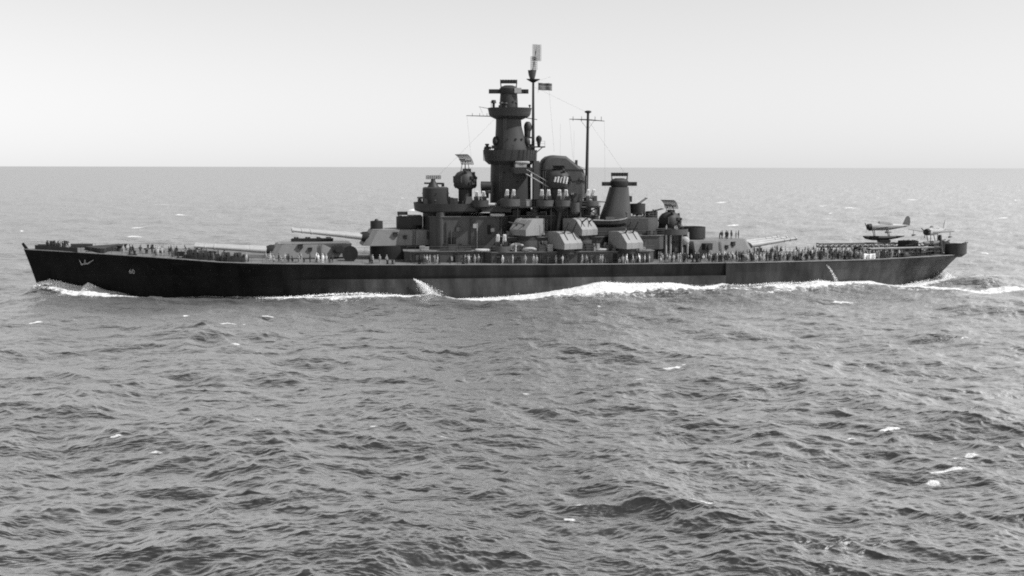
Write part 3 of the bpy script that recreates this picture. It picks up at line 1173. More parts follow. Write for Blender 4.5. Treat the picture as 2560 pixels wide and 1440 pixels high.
mb.tube((-2.2, 0, 33.2), (-2.2, 0, 34.9), .65, .75, 12)
mb.ball((-2.3, 0, 35.3), .9, .9, 1.3)
mb.box(-3.4, -1.4, -1.2, 1.2, 32.9, 33.2)
mb.build('searchlight', 'dark', fm)
mb = MB()
mb.box(-5.9, -2.8, -.6, 1.8, 30.9, 31.15)
mb.tube((-5.4, .6, 30.9), (-3.4, .6, 29.2), .1, .1, 6)
mb.build('searchlight_platform', 'dark', fm)
mb = MB()
mb.loft([(-4.65, .6, 31.15, .3, .3), (-4.65, .6, 32.0, .42, .42), (-4.65, .6, 32.6, .68, .68), (-4.65, .6, 33.1, .62, .62), (-4.65, .6, 33.5, .2, .2)], 14)
mb.build('signal_lamp', 'dark', fm)

# ------------------------------------------------------------------ funnel
mb = MB()
prof = [(-4.9, 19), (-4.9, 26.0), (-5.1, 27.4), (-5.6, 28.3), (-6.4, 28.95), (-7.6, 29.25), (-10.4, 29.05), (-14.2, 26.2), (-14.6, 25.2), (-14.6, 19)]
ringsv = []
vs, fs = [], []
ys = [-3.3, -3.1, -2.3, 2.3, 3.1, 3.3]
ins = [.9, .35, 0, 0, .35, .9]
n = len(prof)
cxp, czp = -9.7, 23.0
for y, i_ in zip(ys, ins):
    for (x, z) in prof:
        sx = 1 - i_ * .16
        vs.append((cxp + (x - cxp) * sx, y, 19 + (z - 19) * (1 - i_ * .06)))
for k in range(len(ys) - 1):
    for i in range(n):
        j = (i + 1) % n
        fs.append((k * n + i, k * n + j, (k + 1) * n + j, (k + 1) * n + i))
mb.add(vs, fs, True)
mb.add(vs[:n], [tuple(range(n - 1, -1, -1))])
mb.add(vs[-n:], [tuple(range(n))])
fu = P(mb, 'funnel', 'house')
mb = MB()
for z in (26.05, 23.6):
    mb.box(-14.75, -4.75, -3.4, 3.4, z, z + .16)
mb.build('funnel_band', 'dark', fu)
mb = MB()
for k in range(5):
    mb.tube((-5.2 - .5 * k, 3.4, 19.5), (-5.2 - .5 * k, 3.4, 25.8), .11, .11, 6)
mb.tube((-15.0, 1.5, 18.5), (-15.0, 1.5, 24.8), .28, .28, 8)
mb.build('steam_pipe', 'house', fu)
mb = MB()
mb.box(-12.9, -12.4, 2.2, 2.7, 26.5, 28.2)
mb.tube((-8.0, 3.0, 29.0), (-14.3, 3.0, 26.4), .05, .05, 5)
mb.build('funnel_fitting', 'dark', fu)

# ------------------------------------------------------------------ raised gun gallery amidships
mb = MB()
mb.prism([(5.6, -9.4), (5.6, 9.0), (1, 9.6), (-12.5, 10.4), (-17.0, 8.2), (-17.0, -8.2), (-12.5, -10.4), (1, -9.6)][::-1], 18.15, 18.42)
P(mb, 'gallery_deck', 'tower')
mb = MB()
for x, y in [(4.5, 8.4), (1, 8.8), (-2.5, 9.2), (-6, 9.5), (-9.5, 9.8), (-12.3, 9.7), (-15.8, 8.0)]:
    for sg in (1, -1):
        mb = MB()
        mb.tube((x, sg * y, 16.3 if y < 8 else 12.0), (x, sg * y, 18.2), .13, .13, 8)
        P(mb, 'gallery_post', 'house')
mb = MB()
mb.tube((-7.4, 8.9, 12.0), (-8.2, 8.6, 18.2), .42, .42, 12)
mb.loft([(-8.2, 8.4, 17.0, .5, .5), (-8.2, 8.4, 18.2, 1.9, 1.6)], 18)
P(mb, 'gallery_pillar', 'house')
mb = MB()
mb.loft([(-10.0, 0, 16.3, 6.3, 5.6), (-10.0, 0, 19.3, 6.3, 5.6)], 28, True, 3.0)
P(mb, 'uptake_casing', 'tower')


# ------------------------------------------------------------------ anti-aircraft mounts
def quad_mount(x, y, z, head, r=2.1, h=1.15, elev=R(28), tubmat='tower', gunmat='dark', covered=False, under=0.5):
    q = empty('antiaircraft_mount', (x, y, z), head, ship)
    mb = MB()
    mb.tub(0, 0, 0, h, r, r * .92, .1, 26, .55, under)
    mb.build('gun_tub', tubmat, q)
    mb = MB()
    mb.loft([(0, 0, .15, 1.0, 1.0), (0, 0, .7, .8, .8), (0, 0, 1.2, .6, .9)], 14)
    mb.box(-.7, .5, -1.15, -.95, .7, 1.7)
    mb.box(-.7, .5, .95, 1.15, .7, 1.7)
    mb.build('gun_carriage', gunmat, q)
    for sg in (1, -1):
        mb = MB()
        mb.box(.55, .65, sg * .5, sg * 1.35, .9, 2.1)
        mb.build('gun_shield', gunmat, q)
    for yy in (-.85, -.55, .55, .85):
        mb = MB()
        p = Vector((-.6, yy, 1.45))
        d = Vector((math.cos(elev), 0, math.sin(elev)))
        L_ = 2.1 if covered else 3.0
        mb.tube(p, p + d * 1.2, .27 if covered else .13, .29 if covered else .11, 8)
        mb.tube(p + d * 1.2, p + d * L_, .25 if covered else .07, .2 if covered else .06, 8)
        mb.tube(p + d * L_, p + d * (L_ + .15), .2 if covered else .10, .14 if covered else .12, 8)
        mb.build('gun_barrel', 'canvas' if covered else gunmat, q)
    return q


for a in [(5.8 - 3.1, 9.2, 18.5, R(95), 2.3, 1.5), (-4.6, 10.2, 18.5, R(85), 2.0, 1.25), (-8.3, 10.5, 18.5, R(80), 1.9, 1.25), (-14.6, 8.4, 18.5, R(110), 2.0, 1.0)]:
    quad_mount(*a, elev=R(62), covered=True, tubmat='house')
quad_mount(8.9, 8.6, 18.4, R(80), 1.9, 1.3, R(50), 'tower', covered=True)
quad_mount(-10.9, 10.9, 17.3, R(90), 1.1, 2.0, R(50), 'house')
quad_mount(23.6, 0, 13.45, R(20), 2.9, 2.5, R(24), 'dark', 'dark', under=0)
quad_mount(-39.6, 0.6, 10.85, R(150), 2.9, 2.6, R(20), 'dark', 'dark', under=0)
quad_mount(-27.1, 0, 16.6, R(180), 1.7, 2.0, R(35), 'dark', 'dark')
quad_mount(-101.0, 3.6, 7.2, R(165), 2.35, 2.2, R(20), 'tower', 'dark', under=.8)
quad_mount(-101.0, -3.6, 7.2, R(195), 2.35, 2.2, R(20), 'tower', 'dark', under=.8)
quad_mount(4.9, 12.0, 9.1, R(90), 2.1, 1.2, R(70), 'house', 'dark', True, under=0)
quad_mount(-30.3, 0, 15.2, R(180), 1.35, 1.7, R(15), 'dark', 'dark')
mb = MB()
mb.tub(30.7, 0, 13.3, 15.0, 1.35, 1.35, .08, 20)
mb.ball((30.7, 0, 14.9), .5, .5, .6)
P(mb, 'sight_tub', 'dark')
mb = MB()
mb.box(21.0, 24.0, -2.6, 2.6, 14.2, 16.2)
mb.box(24.0, 26.2, -.9, .9, 16.3, 17.0)
P(mb, 'ready_locker', 'dark')

# light single guns: one built, the rest copied
def light_gun_mesh():
    a = MB()
    a.loft([(0, 0, 0, .38, .38), (0, 0, .25, .22, .22), (0, 0, 1.0, .15, .15), (0, 0, 1.25, .2, .2)], 10)
    a.tube((-.7, 0, 1.2), (.3, 0, 1.5), .12, .1, 8)
    a.tube((.3, 0, 1.5), (1.6, 0, 1.9), .05, .04, 6)
    a.ball((-.1, 0, 1.55), .25, .12, .2, 8, 6)
    b = MB()
    for sg in (1,):
        b.add([(.25, sg * .12, .75), (.25, sg * .75, .75), (.25, sg * .7, 1.75), (.25, sg * .12, 1.8), (.33, sg * .12, .75), (.33, sg * .75, .75), (.33, sg * .7, 1.75), (.33, sg * .12, 1.8)],
              [(0, 1, 2, 3), (7, 6, 5, 4), (0, 4, 5, 1), (1, 5, 6, 2), (2, 6, 7, 3), (3, 7, 4, 0)])
    ma, mb_ = a.mesh('light_gun'), b.mesh('gun_shield')
    ma.materials.append(M['dark'])
    mb_.materials.append(M['house'])
    return ma, mb_


mb = MB()
mb.box(40.2, 49.2, -2.5, -2.42, 10.47, 11.05)
mb.box(40.2, 49.2, -4.6, -4.52, 10.47, 11.05)
P(mb, 'splinter_shield', 'dark', kind='stuff')
LG = light_gun_mesh()
lights = [(97.5, .8, 'd', 60), (95.5, -1.0, 'd', 30), (67.6, 10.0, 'd', 80), (65.6, 10.1, 'd', 95), (63.8, 10.2, 'd', 70), (60.8, 12, 'd', 90), (58.6, 12, 'd', 100),
          (48.0, -3.4, 10.45, 60), (45.6, -3.4, 10.45, 80), (43.2, -3.4, 10.45, 40), (41.2, -3.2, 10.45, 100),
          (22, 14.0, 'd', 90), (18, 14.1, 'd', 85), (13, 14.1, 'd', 95), (-31, 13.6, 'd', 100), (-34, 13.4, 'd', 90), (-37, 13.2, 'd', 80),
          (-17.5, 12.4, 9.15, 90), (-26, 9.5, 9.15, 100), (-66, 9.5, 'd', 80), (-69, 9, 'd', 100), (-72, 8.4, 'd', 95), (-92, -4.0, 8.0, 170), (-94.5, -4.0, 8.0, 190), (-97, 0, 'd', 180)]
for (x, y, z, a) in lights:
    z = zd(x) + .1 if z == 'd' else z
    g = place('light_gun', LG[0], ship, (x, y, z), (0, 0, R(a)))
    if z == 10.45: g.scale = (.8, .8, .55)
    place('gun_shield', LG[1], g)
    sh_ = place('gun_shield', LG[1], g)
    sh_.scale = (1, -1, 1)


# ------------------------------------------------------------------ dual-purpose twin gunhouses
def twin_mount(x, y, z, head, elev, pillar=None):
    H = 3.55
    side = [(2.55, 0), (2.6, 1.25), (.75, 3.25), (-.3, H), (-3.1, H - .1), (-3.2, 0)]
    slot = [(1.0, 0), (1.0, 1.25), (-.4, 3.0), (-.9, H), (-3.1, H - .1), (-3.2, 0)]
    full = side
    mb = MB()
    hw_ = 2.35
    cuts = [(-hw_, -1.2, full), (-1.2, -.9, slot), (-.9, .9, full), (.9, 1.2, slot), (1.2, hw_, full)]
    for a, b, pr in cuts:
        mb.slab(pr, a, b)
    t = mb.build('secondary_turret', 'mount', ship, (x, y, z), (0, 0, head))
    for yy in (-1.05, 1.05):
        mb = MB()
        mb.slab([(1.02, .02), (2.53, .02), (2.58, 1.25), (2.02, 1.85), (1.02, 1.85)], yy - .149, yy + .149)
        mb.build('port_sill', 'mount', t)
    for sg in (1, -1):
        mb = MB()
        mb.box(-2.6, -1.6, sg * (hw_ - .02), sg * (hw_ + .08), .3, 2.2)
        mb.build('side_door', 'mount', t)
        mb = MB()
        d = Vector((math.cos(elev), 0, math.sin(elev)))
        p = Vector((-.2, sg * 1.05, 1.9))
        mb.tube(p, p + d * 2.0, .2, .18, 10)
        mb.tube(p + d * 2.0, p + d * 4.6, .15, .105, 10)
        mb.build('gun_barrel', 'tower', t)
    mb = MB()
    mb.loft([(-1.8, 1.4, H - .1, .35, .35), (-1.8, 1.4, H + .35, .3, .3), (-1.8, 1.4, H + .45, .1, .1)], 10)
    mb.build('sight_hood', 'mount', t)
    mb = MB()
    mb.loft([(0, 0, -1.1, 2.1, 2.1), (0, 0, -.02, 2.1, 2.1)], 24)
    mb.build('mount_ring', 'dark', t)
    return t


twin_mount(-.6, 10.6, 12.45, R(38), R(12))
twin_mount(-12.3, 10.6, 12.45, R(125), R(30))
twin_mount(-8.6, 13.0, 9.75, R(118), R(55))
twin_mount(-21.6, 13.0, 9.75, R(120), R(55))
for (x, y, z) in [(-.6, 10.6, 12.0), (-12.3, 10.6, 12.0)]:
    mb = MB()
    mb.loft([(x, y, 9.15, 2.3, 2.3), (x, y, 11.4, 2.3, 2.3)], 24)
    P(mb, 'mount_foundation', 'house')


# ------------------------------------------------------------------ antiaircraft directors with mesh dishes
def aa_director(x, y, z, ped, head, ant=True, tilt=R(28), size=2.1, mat='tower', rise=3.4):
    d = empty('antiaircraft_director', (x, y, z), head, ship)
    mb = MB()
    mb.loft([(0, 0, -ped, 1.5, 1.5), (0, 0, -.3, 1.5, 1.5), (0, 0, 0, 1.9, 1.9)], 20)
    mb.build('director_pedestal', mat, d)
    mb = MB()
    mb.loft([(0, 0, 0, 2.0, 2.1), (0, 0, .5, 2.35, 2.35), (0, 0, 2.4, 2.3, 2.3), (0, 0, 3.3, 1.7, 1.7), (0, 0, 3.7, .9, .9)], 20, True, 2.6)
    mb.box(.6, 2.5, -1.2, 1.2, 1.2, 2.6)
    mb.box(-2.6, -1.4, -.9, .5, .6, 2.0)
    mb.box(-.6, .6, 1.8, 2.7, .8, 1.5)
    mb.box(-1.2, .2, -.6, .6, 3.3, 4.2)
    mb.tube((1.0, 1.4, 3.2), (1.6, 1.4, 3.9), .3, .3, 8)
    mb.tube((-1.0, 1.7, 2.6), (-1.0, 1.7, 3.5), .25, .25, 8)
    mb.build('director_house', mat, d)
    for (hx, hz) in ((.9, 1.0), (-.9, 2.2), (.5, 2.3)):
        mb = MB()
        mb.box(hx - .3, hx + .3, 2.2, 2.5, hz - .25, hz + .25)
        mb.build('sight_port', 'black', d)
    mb = MB()
    mb.tube((0, -2.9, 1.7), (0, 2.9, 1.7), .32, .32, 12)
    mb.build('rangefinder_arm', 'dark', d)
    if ant:
        mb = MB()
        for (sx, sy) in ((.7, .8), (.7, -.8), (-.7, .8), (-.7, -.8)):
            mb.tube((sx, sy, 3.0), (sx * .5, sy * .5, rise + 1.3), .09, .07, 6)
        mb.build('antenna_leg', 'antenna', d)
        mb = MB()
        n = 9
        def pt(i, j):
            u = -1 + 2 * i / n
            v = -1 + 2 * j / n
            bow = .35 * (u * u)
            X, Y, Z = bow, v * size * .8, u * size * .62
            return (X * math.cos(tilt) + Z * math.sin(tilt), Y, rise + 1.9 - X * math.sin(tilt) + Z * math.cos(tilt))
        for i in range(n + 1):
            for j in range(n):
                mb.tube(pt(i, j), pt(i, j + 1), .065, .065, 4, False)
                mb.tube(pt(j, i), pt(j + 1, i), .065, .065, 4, False)
        mb.tube((.9, -.9, rise + 1.6), (.9, .9, rise + 1.6), .1, .1, 6)
        mb.tube((-.2, -1.5, rise + 1.3), (-.2, 1.5, rise + 1.3), .12, .12, 6)
        mb.build('radar_antenna', 'antenna', d)
    return d


aa_director(11.5, 1.0, 22.1, 4.6, R(40), True, R(42), 2.3, rise=4.5)
aa_director(-7.9, 7.6, 22.3, 4.0, R(70), True, R(62), 1.5, mat='tower', rise=2.6)
aa_director(-34.5, 0, 13.0, 4.2, R(42), True, R(44), 2.1, mat='tower', rise=3.8)
for k in range(5):
    mb = MB()
    x = -6.6 - k * .62
    mb.tube((x, 10.1, 23.6 - .1 * k), (x - .25, 10.2, 24.6 + .12 * (k % 2)), .2, .2, 8)
    P(mb, 'canvas_bundle', 'canvas')

# dark searchlight cluster beside the tower
mb = MB()
mb.tube((7.2, 3.5, 20.0), (7.2, 3.5, 21.5), .6, .6, 12)
mb.tube((6.2, 3.5, 22.6), (8.3, 3.5, 22.6), .95, 1.0, 16)
mb.box(6.2, 8.2, 2.5, 4.5, 21.0, 21.6)
P(mb, 'searchlight', 'dark')

# ------------------------------------------------------------------ mainmast
mb = MB()
mb.tube((-15.4, 0, 16.3), (-15.62, 0, 38.6), .42, .27, 12)
mm = P(mb, 'mainmast', 'dark')
mb = MB()
mb.tube((-15.6, 0, 37.0), (-11.5, 0, 37.1), .15, .07, 6)
mb.tube((-15.6, 0, 37.0), (-19.3, 0, 36.75), .15, .07, 6)
for x in (-14.2, -17.2, -12.3, -18.6):
    mb.tube((x, 0, 36.7), (x, 0, 37.7), .06, .06, 5)
mb.tube((-17, 0, 36.8), (-15.6, 0, 34.8), .04, .04, 4)
mb.tube((-14, 0, 36.9), (-15.6, 0, 34.8), .04, .04, 4)
mb.build('signal_yard', 'dark', mm)
mb = MB()
mb.loft([(-15.62, 0, 38.4, .35, .35), (-15.62, 0, 38.6, .75, .75), (-15.62, 0, 38.85, .75, .75), (-15.62, 0, 39.0, .3, .3)], 14)
mb.build('mast_cap', 'dark', mm)
# rigging
mb = MB()
for p, q in [((-3.5, 0, 44), (-15.6, 0, 38.5)), ((-11.5, 0, 37.1), (-12.5, 4, 20)), ((-19.3, 0, 36.7), (-19, 3, 22)), ((10.9, -1.5, 37.7), (9.5, 3, 20)), ((-6.8, 0, 45), (-8, 1, 30)),
             ((-15.6, 0, 37), (-25, 0, 24)), ((4, 0, 38), (18, 0, 24)), ((-4.7, 0, 45.3), (-7.3, 0, 46.2)), ((-9.0, 3, 29), (-9.0, 3, 36)), ((-12.0, 3, 27), (-12.0, 3, 34.5))]:
    mb.tube(p, q, .015, .015, 3, False)
P(mb, 'rigging', 'wire', kind='stuff')
mb = MB()
mb.tube((-15.4, 0, 19.2), (-21.5, 0, 18.9), .12, .08, 6)
P(mb, 'cargo_boom', 'dark')

# open lattice platform abaft the funnel
mb = MB()
for (x, y) in [(-13.0, 5.2), (-16.8, 5.2), (-13.0, 8.2), (-16.6, 8.2)]:
    mb.tube((x, y, 16.3), (x * 1.0, y, 18.3), .22, .22, 6)
mb.tube((-13, 8.2, 16.4), (-16.6, 8.2, 18.2), .14, .14, 6)
mb.tube((-16.6, 8.2, 16.4), (-13, 8.2, 18.2), .14, .14, 6)
P(mb, 'lattice_frame', 'dark', kind='stuff')

# ------------------------------------------------------------------ after tower
mb = MB()
mb.loft([(-22.0, 0, 12.0, 4.2, 3.0), (-22.1, 0, 16.0, 3.4, 2.7), (-22.5, 0, 19.0, 2.7, 2.3), (-22.75, 0, 21.8, 2.15, 2.0), (-22.8, 0, 22.3, 2.1, 2.0)], 28, True, 2.6)
P(mb, 'after_tower', 'house')
mb = MB()
mb.box(-25.6, -24.5, -.6, .8, 19.0, 20.3)
P(mb, 'sentry_box', 'dark')
main_director(-22.85, 22.4, 3.85, R(-4))
# after superstructure
hA = block(-31.0, -18.2, 9.0, 9.1, 12.0, mat='house')
mb = MB()
mb.prism([(-30.6, -5.6), (-22.0, -5.6), (-20.2, -3), (-20.2, 3), (-22.0, 5.9), (-28.0, 6.2), (-30.6, 4.6)], 12.1, 15.6)
P(mb, 'deckhouse', 'house')
hB = block(-37.0, -27.7, 7.2, 6.6, 12.0, mat='house')
doors(hB, [-30, -33.5], 7.22, 6.9)
for x in (-31.6, -32.6, -35.2, -36.4):
    mb = MB()
    mb.tube((x, 7.7, 6.7), (x, 7.7, 12.1), .25, .25, 8)
    mb.build('pipe_column', 'light', hB)
mb = MB()
mb.tub(-33.6, 5.6, 12.1, 13.3, 3.4, 3.0, .1, 24)
P(mb, 'splinter_shield', 'house')
mb = MB()
mb.box(-36.9, -36.5, 6.6, 7.2, 9.5, 12.6)
mb.ball((-36.0, 7.6, 10.8), .9, .7, 1.0)
P(mb, 'float_net_basket', 'raft')
# boat skids
mb = MB()
mb.box(-22.5, -15.8, 7.8, 11.0, 12.0, 13.9)
P(mb, 'boat_skid', 'tower')

def rail(pts, z, h=1.05):
    mb = MB()
    for a, b in zip(pts[:-1], pts[1:]):
        L = math.hypot(b[0] - a[0], b[1] - a[1])
        k = max(1, int(L / 1.6))
        for i in range(k + 1):
            x, y = a[0] + (b[0] - a[0]) * i / k, a[1] + (b[1] - a[1]) * i / k
            mb.tube((x, y, z), (x, y, z + h), .04, .04, 4)
        for q in (.5, 1.0):
            mb.tube((a[0], a[1], z + h * q), (b[0], b[1], z + h * q), .025, .025, 3, False)
    P(mb, 'guard_rail', 'wire', kind='stuff')


rail([(24.5, 11.7), (7, 11.7), (7.5, 13.6), (-27.4, 13.6)], 9.2)
rail([(4.4, 11.1), (-17.8, 11.1)], 12.1)
rail([(5.4, 9.1), (1, 9.7), (-12.5, 10.5), (-16.8, 8.2)], 18.42)
rail([(-18.4, 8.9), (-30.8, 8.9)], 12.1)
rail([(-22.2, 5.8), (-28, 6.1), (-30.4, 4.6)], 15.65)
rail([(-2.2, 7.2), (1.6, 7.2)], 26.65)
rail([(-5.8, 1.75), (-2.9, 1.75)], 31.2)
for (x, y, z0, z1) in [(3.9, 4.0, 18.4, 27.5), (10.5, 8.5, 9.3, 16.2), (-14.2, 7.7, 12.1, 16.3), (-24.6, 6.3, 12.2, 15.6), (-6.9, 3.42, 19, 26), (2.9, 3.3, 30.4, 37)]:
    mb = MB()
    for dx in (0, .45):
        mb.tube((x + dx, y + .12, z0), (x + dx, y + .12, z1), .045, .045, 4)
    for k in range(int((z1 - z0) / .4)):
        mb.tube((x, y + .12, z0 + .2 + .4 * k), (x + .45, y + .12, z0 + .2 + .4 * k), .03, .03, 4)
    P(mb, 'ladder', 'house')
rp = random.Random(21)
for (x0, x1, y, z0, z1, n_) in [(4, 18, 8.45, 9.3, 16, 9), (-26, 7, 13.75, 6.7, 8.9, 16), (-16, 2, 7.65, 12, 16.2, 8), (-17, 4, 11.25, 9.2, 11.8, 10), (-36, -28, 7.25, 6.8, 11.8, 8), (-14, -5, 3.45, 19, 25, 5), (8, 24, 11.85, 6.8, 9, 7)]:
    for _ in range(n_):
        mb = MB()
        x = rp.uniform(x0, x1)
        if rp.random() < .5:
            mb.tube((x, y + .1, z0), (x, y + .1, rp.uniform((z0 + z1) / 2, z1)), .1, .1, 6)
            P(mb, 'vent_pipe', rp.choice(['house', 'tower', 'dark', 'light']))
        else:
            z = rp.uniform(z0, z1 - .8)
            a = rp.uniform(.2, .6)
            mb.box(x - a, x + a, y - .05, y + rp.uniform(.15, .4), z, z + rp.uniform(.3, .9))
            P(mb, 'wall_locker', rp.choice(['house', 'tower', 'dark', 'dark', 'light']))

def fitting(x, y, z):
    mb = MB()
    k = rp.random()
    h = rp.uniform(.4, 1.1)
    if k < .35:
        mb.tube((x, y, z), (x, y, z + h), .12, .09, 6)
        mb.ball((x, y, z + h), .28, .28, .25, 8, 6)
        nm = 'signal_lamp'
    elif k < .6:
        mb.tube((x, y, z), (x, y, z + h * 1.5), .05, .04, 5)
        mb.tube((x - .3, y, z + h * 1.3), (x + .3, y, z + h * 1.3), .04, .04, 5)
        nm = 'whip_post'
    elif k < .8:
        mb.box(x - .4, x + .4, y - .35, y + .35, z, z + h)
        mb.box(x - .25, x + .3, y - .2, y + .2, z + h, z + h + .3)
        nm = 'ready_locker'
    else:
        mb.loft([(x, y, z, .4, .4), (x, y, z + .3, .25, .25), (x, y, z + h, .22, .22), (x, y, z + h + .1, .5, .45), (x, y, z + h + .4, .4, .35)], 10)
        nm = 'sight_stand'
    P(mb, nm, rp.choice(['dark', 'tower', 'dark', 'house']))


for (cx_, cy_, z, rx_, ry_, n_) in [(1.7, 0, 39.3, 4.5, 3.75, 9), (1.6, 0, 30.25, 5.5, 4.95, 18), (14.6, 0, 18.9, 7.6, 8.3, 18), (-25.5, 0, 15.65, 4.6, 4.6, 12), (-33, 3, 12.1, 3.2, 3.6, 10), (-7, 0, 18.42, 8, 9.4, 14)]:
    for _ in range(n_):
        a = rp.uniform(0, 2 * math.pi)
        q = rp.uniform(.86, 1.0)
        fitting(cx_ + rx_ * q * math.cos(a), cy_ + ry_ * q * math.sin(a), z)
for _ in range(26):
    fitting(rp.uniform(-100, -80), rp.uniform(-3.0, 4.2), 6.9)
for (x, y, r_) in [(-96.5, 2.6, .7), (-88, 5.0, .8), (-84.5, 3.2, .6), (-99.5, -1.5, .7)]:
    mb = MB()
    mb.tube((x, y - .8, 7.6 + r_ * .3), (x, y + .8, 7.6 + r_ * .3), r_, r_, 14)
    mb.box(x - r_, x + r_, y - .95, y - .8, 6.8, 7.8)
    mb.box(x - r_, x + r_, y + .8, y + .95, 6.8, 7.8)
    P(mb, 'hose_reel', 'dark')
# window band round the bridge and rungs of portlights
for k in range(15):
    a = R(38 + k * 7.6)
    mb = MB()
    x, y = 1.42 + 3.78 * math.cos(a), 3.44 * math.sin(a)
    t = Vector((-math.sin(a), math.cos(a), 0)) * .17
    n_ = Vector((math.cos(a), math.sin(a), 0)) * .12
    b0 = Vector((x, y, 29.75))
    mb.add([b0 - t, b0 + t, b0 + t + Vector((0, 0, .5)), b0 - t + Vector((0, 0, .5)), b0 - t + n_, b0 + t + n_, b0 + t + n_ + Vector((0, 0, .5)), b0 - t + n_ + Vector((0, 0, .5))],
           [(4, 5, 6, 7), (0, 4, 7, 3), (1, 2, 6, 5), (3, 7, 6, 2), (0, 1, 5, 4)])
    mb.build('bridge_window', 'black', tw)

# clutter: ready-service boxes, reels and vents along the deckhouse tops and sides
rb = random.Random(8)
boxes = MB()
for (x0, x1, y0, y1, z, n_) in [(-26, 6, 12.2, 13.3, 9.18, 26), (9, 24, 10.2, 11.4, 9.28, 10), (-17, 3, 8.4, 10.6, 12.08, 18), (-16, 2, 6.2, 7.2, 16.4, 16), (-12, 5, 5.5, 8.8, 18.42, 18), (8, 19, 5.5, 7.8, 17.6, 10), (-30, -20, 6.5, 8.6, 12.12, 10)]:
    for _ in range(n_):
        x, y = rb.uniform(x0, x1), rb.uniform(y0, y1)
        a, b, c = rb.uniform(.3, .9), rb.uniform(.25, .5), rb.uniform(.5, 1.5)
        mb = MB()
        mb.box(x - a, x + a, y - b, y + b, z, z + c)
        mb.box(x - a - .05, x + a + .05, y - b - .05, y + b + .05, z + c, z + c + .06)
        P(mb, 'ready_locker', rb.choice(['tower', 'house', 'house', 'dark', 'light']))

# ------------------------------------------------------------------ catapults, crane and tubs on the fantail
def catapult(x0, y0, x1, y1, z):
    L = math.hypot(x1 - x0, y1 - y0)
    a = math.atan2(y1 - y0, x1 - x0)
    c = empty('catapult', (x0, y0, z), a, ship)
    mb = MB()
    for yy in (-.65, .65):
        mb.box(0, L, yy - .1, yy + .1, .75, 1.0)
        mb.box(0, L, yy - .1, yy + .1, 0, .16)
        k = int(L / 1.3)
        for i in range(k):
            s0, s1 = L * i / k, L * (i + 1) / k
            mb.tube((s0, yy, .1), (s1, yy, .8) if i % 2 else (s0 + .01, yy, .8), .07, .07, 4)
            mb.tube((s0, yy, .1), (s1, yy, .8), .07, .07, 4)
    for i in range(int(L / 1.3)):
        mb.box(i * 1.3, i * 1.3 + .15, -.65, .65, .3, .45)
    mb.build('catapult_truss', 'house', c)
    mb = MB()
    mb.box(0, L, -.75, .75, 1.0, 1.08)
    mb.build('catapult_track', 'light', c)
    mb = MB()
    mb.loft([(L * .5, 0, -1.9, 1.5, 1.5), (L * .5, 0, -.6, 1.4, 1.4), (L * .5, 0, 0, 1.0, 1.0)], 20)
    mb.build('catapult_turntable', 'dark', c)
    return c


catapult(-72.0, -6.0, -92.5, -6.4, 8.0)
catapult(-78.0, 7.6, -96.5, 4.0, 7.75)
mb = MB()
mb.tub(-93.4, -4.0, 7.0, 9.6, 2.4, 2.0, .1, 22)
P(mb, 'gun_tub', 'dark')
# stern crane: post, folded boom, tackle
mb = MB()
mb.loft([(-99.0, 0, 7.0, .9, .9), (-99.0, 0, 8.6, .7, .7), (-99.0, 0, 11.2, .35, .35)], 14)
cr = P(mb, 'aircraft_crane', 'dark')
mb = MB()
for (dy, dz) in ((-.4, 0), (.4, 0), (0, .7)):
    mb.tube((-99.0, dy, 9.2 + dz), (-90.0, dy + 1.2, 8.2 + dz), .1, .08, 6)
for k in range(10):
    t, u = k / 10, (k + 1) / 10
    mb.tube((-99 + 9 * t, -.4 + 1.2 * t, 9.2 - t), (-99 + 9 * u, 1.2 * u, 9.9 - u), .06, .06, 4)
    mb.tube((-99 + 9 * t, .4 + 1.2 * t, 9.2 - t), (-99 + 9 * u, 1.2 * u, 9.9 - u), .06, .06, 4)
mb.build('crane_boom', 'dark', cr)
mb = MB()
mb.box(-98.4, -97.2, -1.2, 1.2, 7.0, 8.4)
mb.tube((-97.8, -1.4, 8.3), (-97.8, 1.4, 8.3), .5, .5, 12)
mb.build('crane_winch', 'dark', cr)


# ------------------------------------------------------------------ things carried aboard
def ship_thing(name, x, y, z, a=0.0):
    return empty(name, W(x, y, z), HEAD + a)


def flag():
    f = ship_thing('flag', -4.6, 0, 43.3)
    tag(f, 'small grey flag streaming aft from a halyard beside the foremast', 'flag')
    nx, nz = 12, 6
    def cloth(z0, z1, name, mat, x0=0.0, x1=3.0):
        mb = MB()
        vs, fs = [], []
        for i in range(nx + 1):
            for j in range(nz + 1):
                u = x0 + (x1 - x0) * i / nx
                zz = z0 + (z1 - z0) * j / nz
                y = .16 * math.sin(u * 3.1 + zz * .4) * (u / 3 + .2)
                vs.append((-u, y, zz - .1 * u * .3 + .02 * math.sin(u * 4)))
        m = nz + 1
        for i in range(nx):
            for j in range(nz):
                fs.append((i * m + j, (i + 1) * m + j, (i + 1) * m + j + 1, i * m + j + 1))
        mb.add(vs, fs, True)
        o = mb.build(name, mat, f)
        mod = o.modifiers.new('thick', 'SOLIDIFY')
        mod.thickness = .02
    cloth(0, .95, 'stripe_panel', paint('flag_grey', .12, .9, .2, 2, False))
    cloth(.96, 1.55, 'stripe_panel', paint('flag_dark', .06, .9, .2, 2, False))
    mb = MB()
    mb.tube((0.05, 0, -.6), (.05, 0, 2.2), .025, .025, 5)
    mb.build('halyard', 'wire', f)


flag()


